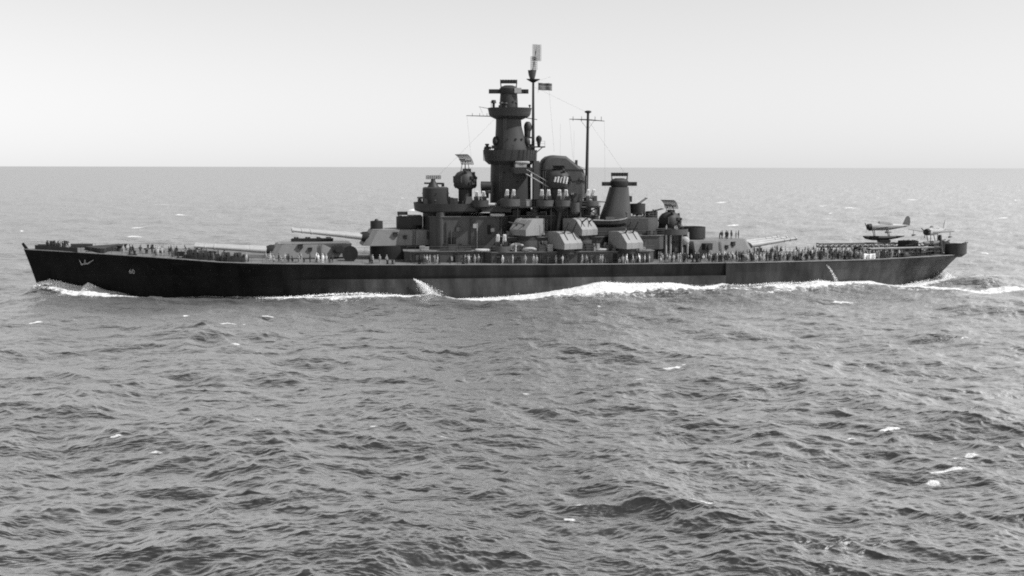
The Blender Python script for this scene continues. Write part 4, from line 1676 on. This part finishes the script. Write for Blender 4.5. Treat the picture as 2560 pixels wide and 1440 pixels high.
def seaplane(x, y, z, a, label):
    """fuselage centre line at the origin, nose +X"""
    p = ship_thing('seaplane', x, y, z, a)
    tag(p, label, 'seaplane', 'seaplanes on the stern catapults')
    n = 16
    mb = MB()
    secs = [(3.6, .62, .66, 0), (2.9, .72, .78, 0), (1.8, .68, .88, .05), (.4, .66, .95, .1), (-1.2, .58, .85, .08), (-3.2, .38, .55, .12), (-5.2, .18, .28, .22), (-6.3, .05, .08, .3)]
    vs, fs = [], []
    for (sx, ry, rz, cz) in secs:
        for i in range(n):
            t = 2 * math.pi * i / n
            vs.append((sx, ry * math.cos(t), cz + rz * math.sin(t)))
    for k in range(len(secs) - 1):
        for i in range(n):
            j = (i + 1) % n
            fs.append((k * n + i, (k + 1) * n + i, (k + 1) * n + j, k * n + j))
    mb.add(vs, fs, True)
    mb.add(vs[:n], [tuple(range(n))])
    mb.build('fuselage', 'plane', p)
    mb = MB()
    mb.tube((3.2, 0, 0), (4.0, 0, 0), .80, .70, 18)
    mb.tube((4.0, 0, 0), (4.35, 0, 0), .28, .12, 10)
    mb.build('engine_cowling', 'dark', p)
    pr = empty('propeller', (4.2, 0, 0), 0, p)
    for k in range(3):
        mb = MB()
        t = R(20 + 120 * k)
        q = Vector((0, math.cos(t), math.sin(t)))
        w_ = Vector((.05, -math.sin(t) * .12, math.cos(t) * .12))
        c0, c1 = q * .15, q * 1.4
        mb.add([c0 + w_, c0 - w_, c1 - w_ * .6, c1 + w_ * .6, c0 + w_ + Vector((.04, 0, 0)), c0 - w_ + Vector((.04, 0, 0)), c1 - w_ * .6 + Vector((.04, 0, 0)), c1 + w_ * .6 + Vector((.04, 0, 0))],
               [(0, 1, 2, 3), (7, 6, 5, 4), (0, 4, 5, 1), (1, 5, 6, 2), (2, 6, 7, 3), (3, 7, 4, 0)])
        mb.build('propeller_blade', 'dark', pr)

    def foil(mb, root, tip, cr_, ct_, th):
        vs = []
        for (c, ch) in ((root, cr_), (tip, ct_)):
            for (u, v) in [(0, 0), (.15, .5), (.4, .6), (.75, .35), (1, 0), (.75, -.2), (.4, -.35), (.15, -.3)]:
                vs.append((c[0] - u * ch, c[1], c[2] + v * th * ch))
        fs = [(i, (i + 1) % 8, 8 + (i + 1) % 8, 8 + i) for i in range(8)] + [tuple(range(8)), tuple(range(15, 7, -1))]
        mb.add(vs, fs, True)
    for sg in (1, -1):
        mb = MB()
        foil(mb, (2.0, sg * .4, -.15), (1.75, sg * 5.4, .35), 2.5, 1.5, .2)
        wg = mb.build('wing', 'plane', p)
        mb = MB()
        mb.loft([(0, 0, 0, .1, .1)], 6, False)
        mb = MB()
        mb.tube((1.7, sg * 4.3, -1.0), (.2, sg * 4.3, -.95), .22, .12, 10)
        mb.tube((1.2, sg * 4.3, -.9), (1.2, sg * 4.3, .1), .05, .05, 6)
        mb.build('wingtip_float', 'planeside', wg)
        mb = MB()
        foil(mb, (-4.9, sg * .1, .3), (-5.1, sg * 2.2, .35), 1.3, .8, .12)
        mb.build('tailplane', 'plane', p)
    mb = MB()
    pr_ = [(-4.5, .35), (-6.35, .35), (-6.5, 1.2), (-6.35, 2.15), (-6.0, 2.55), (-5.6, 2.55), (-5.25, 2.1), (-4.85, 1.1)]
    mb.slab(pr_[::-1], -.07, .07)
    mb.build('tail_fin', 'planeside' if 'grey tail' in label else 'plane', p)
    mb = MB()
    sec = [(1.6, .3, .78), (1.2, .42, 1.35), (.2, .45, 1.45), (-1.4, .42, 1.3), (-2.2, .28, .85)]
    vs, fs = [], []
    for (sx, hy, tz) in sec:
        vs += [(sx, -hy - .1, .7), (sx, -hy, tz - .12), (sx, -hy * .5, tz), (sx, hy * .5, tz), (sx, hy, tz - .12), (sx, hy + .1, .7)]
    for k in range(len(sec) - 1):
        for i in range(5):
            fs.append((k * 6 + i, k * 6 + i + 1, (k + 1) * 6 + i + 1, (k + 1) * 6 + i))
    mb.add(vs, fs)
    mb.build('canopy', 'light', p)
    # central float and its struts
    mb = MB()
    secs = [(5.1, .1, .1, -2.2), (4.5, .4, .35, -2.35), (3.0, .55, .5, -2.5), (.5, .58, .55, -2.55), (-1.2, .5, .45, -2.5), (-3.6, .3, .28, -2.35), (-5.2, .1, .1, -2.15)]
    vs, fs = [], []
    for (sx, ry, rz, cz) in secs:
        for i in range(12):
            t = 2 * math.pi * i / 12
            vs.append((sx, ry * math.cos(t), cz + rz * math.sin(t) * (1.25 if math.sin(t) < 0 else .8)))
    for k in range(len(secs) - 1):
        for i in range(12):
            j = (i + 1) % 12
            fs.append((k * 12 + i, (k + 1) * 12 + i, (k + 1) * 12 + j, k * 12 + j))
    mb.add(vs, fs, True)
    fl = mb.build('float', 'dark' if 'dark float' in label else 'planeside', p)
    for (a0, b0) in [(2.6, 2.2), (-.8, -1.4)]:
        for sg in (1, -1):
            mb = MB()
            mb.tube((b0, sg * .3, -2.2), (a0, sg * .5, -.5), .09, .09, 6)
            mb.build('float_strut', 'planeside', p)
    mb = MB()
    mb.box(-1.5, 1.2, -.7, .7, -3.6, -3.05)
    mb.box(-1.0, .8, -.5, .5, -4.0, -3.6)
    mb.build('launch_cradle', 'dark', p)
    return p


seaplane(-88.3, -6.2, 12.75, R(-1), 'seaplane with upright grey tail fin and dark float on the far catapult')
seaplane(-96.6, 1.6, 12.1, R(36), 'pale seaplane with dark round engine nose, above the stern crane')


def motor_boat(x, y, z, a, label, L=8.5):
    b = ship_thing('motor_boat', x, y, z, a)
    tag(b, label, 'boat')
    secs = [(-.5, 1.05, 0.1, 1.5), (-.25, 1.25, 0, 1.45), (0, 1.3, 0, 1.45), (.25, 1.1, .05, 1.55), (.42, .6, .2, 1.75), (.5, .06, .6, 1.95)]
    vs, fs = [], []
    for (s, hb, zk, zt) in secs:
        vs += [(s * L, -hb, zt), (s * L, -hb * .85, zk + (zt - zk) * .45), (s * L, 0, zk), (s * L, hb * .85, zk + (zt - zk) * .45), (s * L, hb, zt)]
    for k in range(len(secs) - 1):
        for i in range(4):
            fs.append((k * 5 + i, k * 5 + i + 1, (k + 1) * 5 + i + 1, (k + 1) * 5 + i))
    mb = MB()
    mb.add(vs, fs)
    mb.add(vs[:5], [(0, 1, 2, 3, 4)])
    mb.build('boat_hull', 'dark', b)
    mb = MB()
    mb.add([(s * L, sg * hb * .96, zt - .12) for (s, hb, zk, zt) in secs for sg in (-1, 1)], [(2 * i, 2 * i + 1, 2 * i + 3, 2 * i + 2) for i in range(len(secs) - 1)])
    mb.build('boat_deck', 'house', b)
    mb = MB()
    mb.box(-.15 * L, .15 * L, -.8, .8, 1.4, 2.15, .2, .12)
    mb.build('boat_cabin', 'house', b)
    mb = MB()
    for sg in (1, -1):
        pts = [(s * L, sg * hb, zt + .03) for (s, hb, zk, zt) in secs]
        mb.path(pts, .07, 5)
    mb.build('gunwale', 'light', b)


motor_boat(-18.7, 9.4, 13.95, R(180), 'dark motor boat stowed on skids between the gunhouses and the after tower', 7.5)


def raft_meshes():
    a = MB()
    n = 28
    rx, ry, r = 1.35, .75, .27
    vs, fs = [], []
    for i in range(n):
        t = 2 * math.pi * i / n
        c = Vector((rx * math.cos(t), ry * math.sin(t), .28))
        u = Vector((math.cos(t), math.sin(t), 0))
        for k in range(8):
            p = 2 * math.pi * k / 8
            vs.append(c + u * (r * math.cos(p)) + Vector((0, 0, r * math.sin(p))))
    for i in range(n):
        for k in range(8):
            fs.append((i * 8 + k, ((i + 1) % n) * 8 + k, ((i + 1) % n) * 8 + (k + 1) % 8, i * 8 + (k + 1) % 8))
    a.add(vs, fs, True)
    slats = []
    for k in range(5):
        b = MB()
        y = -.5 + k * .25
        hx = (rx) * math.sqrt(max(0, 1 - (y / .8) ** 2))
        b.box(-hx, hx, y - .07, y + .07, .12, .17)
        me = b.mesh('floor_slat')
        me.materials.append(M['raft'])
        slats.append(me)
    me = a.mesh('raft_ring')
    me.materials.append(M['raft'])
    return me, slats


RM = raft_meshes()
rafts = [(8.9, 12.6, 9.2, (0, 0, 0), 'light life raft lying flat at the forward edge of the bright deckhouse roof'),
         (1.7, 12.9, 9.95, (R(70), 0, 0), 'life raft leaning up below the forward facing twin gunhouse'),
         (-.9, 13.2, 9.2, (R(35), 0, 0), 'life raft lying below the forward facing twin gunhouse, tipped outward'),
         (-16.2, 12.8, 9.2, (0, 0, 0), 'life raft flat on the deckhouse roof between the two lower twin gunhouses'),
         (7.0, 8.2, 18.55, (0, 0, 0), 'light life raft on the forward gun platform, at its aft end by the tower'),
         (5.4, 9.2, 16.35, (0, 0, R(10)), 'small raft lying under the aft end of the forward gun platform'),
         (-.4, 5.4, 27.35, (0, 0, 0), 'light life raft on top of the bridge wing locker'),
         (-51.5, 9.6, 6.8, (0, 0, 0), 'life raft lying on the after deck beside the rear main turret')]
for k, (x, y, z, r_, lb) in enumerate(rafts):
    o = ship_thing('life_raft', x, y, z)
    o.rotation_euler = (r_[0], r_[1], HEAD + r_[2])
    tag(o, lb, 'life raft', 'life rafts stowed about the decks')
    place('raft_ring', RM[0], o)
    for me in RM[1]:
        place('floor_slat', me, o)
# white screen rigged at the after rail
sc = ship_thing('canvas_screen', -77.0, 10.05, 6.5)
tag(sc, 'bright white canvas screen laced to the rail on the after deck', 'canvas screen')
mb = MB()
vs, fs = [], []
for i in range(13):
    for j in range(6):
        x = 1.45 - 2.9 * i / 12
        z = .05 + 1.35 * j / 5 - .12 * math.sin(math.pi * i / 12) * (j / 5)
        vs.append((x, .08 * math.sin(i * 1.3) + .03 * j, z))
for i in range(12):
    for j in range(5):
        fs.append((i * 6 + j, (i + 1) * 6 + j, (i + 1) * 6 + j + 1, i * 6 + j + 1))
mb.add(vs, fs, True)
o = mb.build('canvas_sheet', 'white', sc)
o.modifiers.new('thick', 'SOLIDIFY').thickness = .03
mb = MB()
for x in (-1.45, 0, 1.45):
    mb.tube((x, .2, 0), (x, .2, 1.5), .04, .04, 6)
mb.build('screen_post', 'wire', sc)


# ------------------------------------------------------------------ the crew
def person_mesh(pose):
    V, E, Rg = [], [], []

    def v(x, y, z, r):
        V.append((x, y, z, r))
        return len(V) - 1

    def chain(start, pts, reg):
        a = start
        for p in pts:
            b = v(*p)
            E.append((a, b))
            Rg.append(reg)
            a = b
        return a
    lean = {'lean': .38, 'crouch': .35, 'point': .05, 'walk': .06}.get(pose, 0)
    def sp(h): return math.sin(lean) * h, math.cos(lean) * h
    PZ = .42 if pose == 'crouch' else .95
    pel = v(0, 0, PZ, .145)
    cx, cz = [], []
    pts = []
    for h, r in ((.22, .135), (.40, .165), (.52, .12)):
        a, b = sp(h)
        pts.append((a, 0, PZ + b, r))
    ch = chain(pel, pts, 'top')
    sx, sz = pts[1][0], pts[1][2] + .05
    a, b = sp(.58)
    nk = chain(ch, [(a, 0, PZ + b, .06)], 'skin')
    a, b = sp(.66)
    hx = a + .02
    hd_ = chain(nk, [(hx, 0, PZ + b, .085), (hx + .01, 0, PZ + b + .08, .105), (hx, 0, PZ + b + .16, .07)], 'skin')
    head = (hx, PZ + b)
    ns = v(hx + .125, 0, PZ + b + .05, .016)
    E.append((hd_ - 1, ns))
    Rg.append('skin')
    for sg in (1, -1):
        if pose == 'walk':
            kn, an, to = (.18 * sg, .1 * sg, .52), (.22 * sg - .06, .1 * sg, .1), None
        elif pose == 'crouch':
            kn, an = (.34, .17 * sg, .50), (.12, .15 * sg, .09)
        else:
            kn, an = (.02, .115 * sg, .50), (-.01, .125 * sg, .09)
        f = chain(pel, [(0, .1 * sg, PZ - .09, .105), (kn[0], kn[1], kn[2], .07), (an[0], an[1], an[2], .045)], 'leg')
        chain(f, [(an[0] + .06, an[1] + .01 * sg, .045, .045), (an[0] + .2, an[1] + .03 * sg, .03, .035)], 'shoe')
        sh = (sx, .2 * sg, sz)
        if pose == 'hips':
            el, wr = (sx - .08, .40 * sg, sz - .24), (sx + .03, .2 * sg, sz - .40)
        elif pose in ('lean', 'crouch'):
            el, wr = (sx + .1, .24 * sg, sz - .27), (sx + .3, .12 * sg, sz - .33)
        elif pose == 'point' and sg == 1:
            el, wr = (sx + .2, .28 * sg, sz + .12), (sx + .42, .24 * sg, sz + .22)
        elif pose == 'walk':
            el, wr = (sx - .1 * sg, .26 * sg, sz - .28), (sx - .02 * sg + .08, .26 * sg, sz - .52)
        else:
            el, wr = (sx - .02, .26 * sg, sz - .28), (sx + .05, .25 * sg, sz - .54)
        e_ = chain(pts and ch - 1, [(sh[0], sh[1], sh[2], .072), (el[0], el[1], el[2], .05)], 'top')
        h0 = chain(e_, [(wr[0], wr[1], wr[2], .035)], 'skin')
        d = (Vector(wr) - Vector(el)).normalized()
        side = d.cross(Vector((0, 1, 0)))
        side = side.normalized() if side.length > .1 else Vector((1, 0, 0))
        palm = Vector(wr) + d * .08
        pm = chain(h0, [(palm.x, palm.y, palm.z, .036)], 'skin')
        for q, L in ((-1.5, .065), (-.5, .08), (.5, .085), (1.5, .07)):
            b0 = palm + side * (q * .02) + d * .045
            b1 = b0 + d * L * .5
            b2 = b1 + d * L * .35 + Vector((0, -.025 * sg, 0))
            chain(pm, [(b0.x, b0.y, b0.z, .011), (b1.x, b1.y, b1.z, .010), (b2.x, b2.y, b2.z, .008)], 'skin')
        b0 = Vector(wr) + d * .03 + side * .04
        b1 = b0 + d * .05 + side * .02
        chain(h0, [(b0.x, b0.y, b0.z, .013), (b1.x, b1.y, b1.z, .011)], 'skin')
    me = bpy.data.meshes.new('person_rig')
    me.from_pydata([p[:3] for p in V], E, [])
    o = bpy.data.objects.new('person_rig', me)
    C.objects.link(o)
    bm = bmesh.new()
    bm.from_mesh(me)
    lay = bm.verts.layers.skin.verify()
    bm.verts.ensure_lookup_table()
    for bv, p in zip(bm.verts, V):
        bv[lay].radius = (p[3], p[3])
        bv[lay].use_root = False
    bm.verts[0][lay].use_root = True
    bm.to_mesh(me)
    bm.free()
    sk = o.modifiers.new('skin', 'SKIN')
    sk.use_smooth_shade = True
    su = o.modifiers.new('sub', 'SUBSURF')
    su.levels = su.render_levels = 1
    dg = bpy.context.evaluated_depsgraph_get()
    body = bpy.data.meshes.new_from_object(o.evaluated_get(dg))
    bpy.data.objects.remove(o)
    bpy.data.meshes.remove(me)
    n = len(body.polygons)
    cen = np.empty(n * 3)
    body.polygons.foreach_get('center', cen)
    cen = cen.reshape(-1, 3)
    P0 = np.array([V[a][:3] for a, b in E])
    P1 = np.array([V[b][:3] for a, b in E])
    dlt = P1 - P0
    t = np.clip(((cen[:, None] - P0[None]) * dlt[None]).sum(-1) / np.maximum((dlt ** 2).sum(-1), 1e-9)[None], 0, 1)
    dist = np.linalg.norm(cen[:, None] - P0[None] - t[..., None] * dlt[None], axis=-1)
    near = dist.argmin(1)
    idx = {'top': 0, 'leg': 1, 'skin': 2, 'shoe': 3}
    mi = np.array([idx[Rg[k]] for k in near], dtype=np.int32)
    # hair over the back of the head, then the round cap
    bm = bmesh.new()
    bm.from_mesh(body)
    bm.faces.ensure_lookup_table()
    for f, k in zip(bm.faces, mi):
        c = f.calc_center_median()
        f.material_index = int(k)
        if k == 2 and c.z > head[1] + .05 and c.x < head[0] + .04:
            f.material_index = 3
    bm.to_mesh(body)
    bm.free()
    cap = MB()
    z = head[1] + .17
    cap.loft([(head[0], 0, z - .03, .112, .105), (head[0], 0, z + .03, .125, .118), (head[0], 0, z + .035, .09, .085), (head[0], 0, z + .075, .05, .05)], 12)
    cm = cap.mesh('cap')
    bm = bmesh.new()
    bm.from_mesh(body)
    k0 = len(bm.faces)
    bm.from_mesh(cm)
    bm.faces.ensure_lookup_table()
    for f in bm.faces[k0:]:
        f.material_index = 4
    bm.to_mesh(body)
    bm.free()
    bpy.data.meshes.remove(cm)
    return body


OUT = [('navy', 'navy', 'navy', 'dark-clad sailor in dark cap'), ('navy', 'navy', 'whitecloth', 'dark-clad sailor in white cap'), ('chambray', 'denim', 'whitecloth', 'light-shirted sailor in white cap'),
       ('chambray', 'denim', 'navy', 'light-shirted sailor in dark cap'), ('whitecloth', 'denim', 'whitecloth', 'white-shirted sailor in white cap'), ('denim', 'denim', 'navy', 'grey-clad sailor in dark cap')]
POSES = ['stand', 'hips', 'lean', 'walk', 'point', 'crouch']
VERB = {'stand': 'standing', 'hips': 'hands on hips', 'lean': 'leaning', 'walk': 'walking', 'point': 'pointing', 'crouch': 'crouching'}
PMESH = {}
for ps in POSES:
    base = person_mesh(ps)
    for k, (a, b, c, _t) in enumerate(OUT):
        me = base.copy() if k else base
        me.name = 'person'
        me.materials.clear()
        for nm in (a, b, 'skin', 'hair', c):
            me.materials.append(M[nm])
        PMESH[ps, k] = me

taken = []
CREW = []


def crowd(n, x0, x1, y0, y1, z, where, wts):
    rr = random.Random(int(n * 131 + x0 * 17 + y0 * 7))
    made = tries = 0
    gx, gy = rr.uniform(x0, x1), rr.uniform(y0, y1)
    while made < n and tries < n * 120:
        tries += 1
        if made % 4 == 0 or tries % 9 == 0:
            gx, gy = rr.uniform(x0, x1), rr.uniform(y0, y1)
        x, y = rr.gauss(gx, 1.1), rr.gauss(gy, .7)
        if not (x0 <= x <= x1 and y0 <= y <= y1): continue
        if z is None and abs(y) > hd(x) - .75:
            continue
        zz = (zd(x) + .1) if z is None else z
        if any(abs(x - a) + abs(y - b) < .55 and abs(zz - c) < 1.5 for a, b, c in taken):
            continue
        if z is None:
            if math.hypot(x - 46.6, y) < 7 or math.hypot(x - 26.6, y) < 7 or math.hypot(x + 45.4, y) < 7: continue
            if any(abs(x - lx) + abs(y - ly) < .9 for (lx, ly, _z, _a) in lights): continue
        taken.append((x, y, zz))
        ps = rr.choices(POSES, (5, 2, 3, 2, 1, 3))[0]
        k = rr.choices(range(len(OUT)), wts)[0]
        o = bpy.data.objects.new('person', PMESH[ps, k])
        C.objects.link(o)
        o.location = W(x, y, zz)
        o.rotation_euler = (0, 0, HEAD + (R(90) + rr.gauss(0, .9) if rr.random() < .65 else rr.uniform(0, 6.28)))
        s = rr.uniform(.95, 1.05)
        o.scale = (s, s, s)
        tag(o, '%s, %s %s' % (OUT[k][3], VERB[ps], where), 'person', 'sailors ' + where)
        CREW.append((o['label'], x, o))
        made += 1


DK = (6, 3, 1, 2, 0, 3)
MX = (3, 2, 3, 3, 1, 3)
crowd(12, 93, 100, -2.5, 3, None, 'in the bow', DK)
crowd(24, 68, 84, 1, 10, None, 'on the foredeck', DK)
crowd(12, 56.5, 67, 6, 13.5, None, 'ahead of forward turret', DK)
crowd(22, 36, 55, 9.5, 15, None, 'beside forward turret', MX)
crowd(16, 9, 34, 12.6, 15.4, None, 'below conning tower', MX)
crowd(26, -27, 8, 14.5, 15.4, None, 'on midships walkway', MX)
crowd(20, -26, 7, 12.0, 13.4, 9.18, 'on deckhouse roof', MX)
crowd(36, -45, -28.5, 8.2, 15, None, 'abreast after superstructure', MX)
crowd(52, -66, -45, 8.5, 14, None, 'beside rear turret', MX)
crowd(52, -93, -66, 3, 11, None, 'on after deck', MX)
crowd(9, -50.5, -45.5, -2.0, 2.6, 10.68, 'on rear turret roof', DK)
crowd(6, 8, 13, 5, 8, 17.65, 'on forward gun platform', MX)
crowd(6, -36.2, -31, 3.6, 7.6, 12.25, 'behind after shield', MX)
crowd(5, -15, -10, 6, 9.2, 18.45, 'on raised gallery', MX)
ORD = ['first', 'second', 'third', 'fourth', 'fifth', 'sixth', 'seventh', 'eighth', 'ninth', 'tenth']
by = {}
for lb, x, o in CREW:
    by.setdefault(lb, []).append((-x, o))
for lb, lst in by.items():
    if len(lst) > 1:
        for k, (_x, o) in enumerate(sorted(lst, key=lambda q: q[0])):
            o['label'] = lb + ', %s from bow' % ORD[min(k, 9)]


def far_crowd(n):
    """the packed rest of the crew on the after decks, past counting: one mass of simple figures"""
    rr = random.Random(77)
    srcs = []
    for key in (('stand', 0), ('walk', 3), ('crouch', 5), ('stand', 2), ('lean', 1)):
        me = PMESH[key]
        bm = bmesh.new()
        bm.from_mesh(me)
        tmp = bpy.data.meshes.new('tmp')
        bm.to_mesh(tmp)
        bm.free()
        ob = bpy.data.objects.new('tmp', tmp)
        C.objects.link(ob)
        dm = ob.modifiers.new('d', 'DECIMATE')
        dm.ratio = 0.12
        lo = bpy.data.meshes.new_from_object(ob.evaluated_get(bpy.context.evaluated_depsgraph_get()))
        bpy.data.objects.remove(ob)
        srcs.append((lo, [m_.name for m_ in me.materials]))
    names = ['navy_cloth', 'denim_cloth', 'chambray_cloth', 'white_cloth', 'skin', 'dark_hair']
    vs, fs, mi = [], [], []
    made = tries = 0
    while made < n and tries < n * 30:
        tries += 1
        if rr.random() < .7 or made < 200:
            x = rr.uniform(-92, -29)
            y = rr.uniform(-hd(x) * .6, hd(x) - .9)
            if rr.random() < .5: y = hd(x) - .9 - abs(rr.gauss(0, 1.6))
        else:
            cx_, w_ = rr.choice([(98, 1.5), (80, 2.5), (76, 2), (70, 3), (61, 2), (52, 4), (41, 3), (31, 3), (19, 3), (12, 2), (2, 2.5), (-6, 2.5), (-16, 2), (-24, 2)])
            x = rr.gauss(cx_, w_)
            y = hd(x) - 1.0 - abs(rr.gauss(0, .5 if x < 34 else 1.4))
            if -27.6 < x < 25 and y < 14.3: continue
        if math.hypot(x + 45.4, y) < 7 or math.hypot(x - 46.6, y) < 7 or math.hypot(x - 26.6, y) < 7 or (-38 < x < -27 and abs(y) < 8): continue
        if abs(y) > hd(x) - .7: continue
        if any(abs(x - a) + abs(y - b) < .5 for a, b, c in taken): continue
        taken.append((x, y, zd(x)))
        lo, ml = srcs[made % 5]
        Mx = Matrix.Translation(W(x, y, zd(x) + .12)) @ Matrix.Rotation(rr.uniform(0, 6.28), 4, 'Z')
        b = len(vs)
        vs += [tuple(Mx @ v.co) for v in lo.vertices]
        for p in lo.polygons:
            fs.append(tuple(b + i for i in p.vertices))
            mi.append(names.index(ml[p.material_index]))
        made += 1
    me = bpy.data.meshes.new('crew_crowd')
    me.from_pydata(vs, [], fs)
    for nm in names:
        me.materials.append(bpy.data.materials[nm])
    me.polygons.foreach_set('material_index', mi)
    me.update()
    o = bpy.data.objects.new('crew_crowd', me)
    C.objects.link(o)
    o['kind'] = 'stuff'
    o['label'] = 'packed crowd of sailors filling the after deck and lining the rail'


far_crowd(330)

# ------------------------------------------------------------------ thrown water: discharges, bow spray
def droplets(name, gen, n, seed, size):
    q = np.random.RandomState(seed)
    P_ = np.array([gen(q) for _ in range(n)])
    s = size * np.exp(q.randn(n) * .45)
    tet = np.array([(1, 1, 1), (-1, -1, 1), (-1, 1, -1), (1, -1, -1)]) * .6
    vs = (P_[:, None, :] + tet[None] * s[:, None, None] * (1 + .4 * q.randn(n, 4, 3))).reshape(-1, 3)
    vs = np.array([W(*p) for p in vs])
    b = np.arange(n) * 4
    fs = np.concatenate([np.stack([b + i, b + j, b + k], 1) for (i, j, k) in ((0, 1, 2), (0, 3, 1), (0, 2, 3), (1, 3, 2))])
    me = bpy.data.meshes.new(name)
    me.from_pydata(vs.tolist(), [], fs.tolist())
    me.update()
    me.materials.append(M['foam'])
    o = bpy.data.objects.new(name, me)
    C.objects.link(o)
    o['kind'] = 'stuff'
    return o


def jet(x0, y0, z0, spread, reach, drop):
    def g(q):
        t = q.rand() ** .6
        fan = q.randn() * spread * t
        x = x0 - reach * t + fan - spread * 1.2 * t * abs(q.randn())
        y = y0 + .35 + 1.0 * t + .3 * q.randn() * t
        z = z0 - drop * (.35 * t + .65 * t * t) + .08 * q.randn()
        return (x, y, z)
    return g


o = droplets('water_discharge', jet(23.4, 16.9, 4.1, .8, 3.4, 3.9), 8500, 1, .024)
o['label'] = 'white fan of water pouring from the hull side amidships'
o = droplets('water_discharge', jet(-66.0, 12.4, 5.6, .18, 2.0, 3.9), 1100, 2, .024)
o['label'] = 'thin stream of water pouring from the hull near the stern'


def bow_spray(q):
    x = q.uniform(80, 101.5)
    if q.rand() < .45: x = q.normal(90.0, 1.3)
    zt = np.interp(x, [79, 82, 87, 88.6, 90.2, 91.5, 93, 96.4, 98.6, 101, 102], [-.3, 0, 1.1, 1.8, 2.5, 1.7, 1.9, 2.8, 3.05, 2.5, 1.8])
    h = abs(q.randn()) * .12
    dist = .3 + abs(q.randn()) * 1.0
    return (x, hull_y(min(x, 100.9), max(zt, 0)) + .15 + dist, zt - .25 * dist + h)


droplets('bow_spray', bow_spray, 16000, 3, .03)


def side_spray(q):
    x = q.uniform(-98, 55)
    E2 = [(-98, 1.3), (-92, .75), (-86, .1), (-82, .5), (-75.4, 1.5), (-68, 1.8), (-64, 2.35), (-60, 2.0), (-53, 2.2), (-48, 1.9), (-41, 2.0), (-37, 1.7), (-31, 2.45), (-20, 2.7), (-15.6, 3.0),
          (-8.4, 1.5), (-2.6, .7), (5.7, .2), (15.5, -.2), (20, .3), (29, .95), (34, 1.25), (40, 1.0), (50, .2), (55, .1)]
    z = np.interp(x, [e[0] for e in E2], [e[1] for e in E2])
    return (x, hull_y(x, max(z, 0)) + .7 + abs(q.randn()) * .9, z + abs(q.randn()) * .16 - .05)


droplets('wake_spray', side_spray, 14000, 4, .035)
droplets('stern_spray', lambda q: (q.normal(-99, 1.0), q.normal(2.0, 1.2), 1.0 + abs(q.randn()) * .7), 4000, 6, .045)
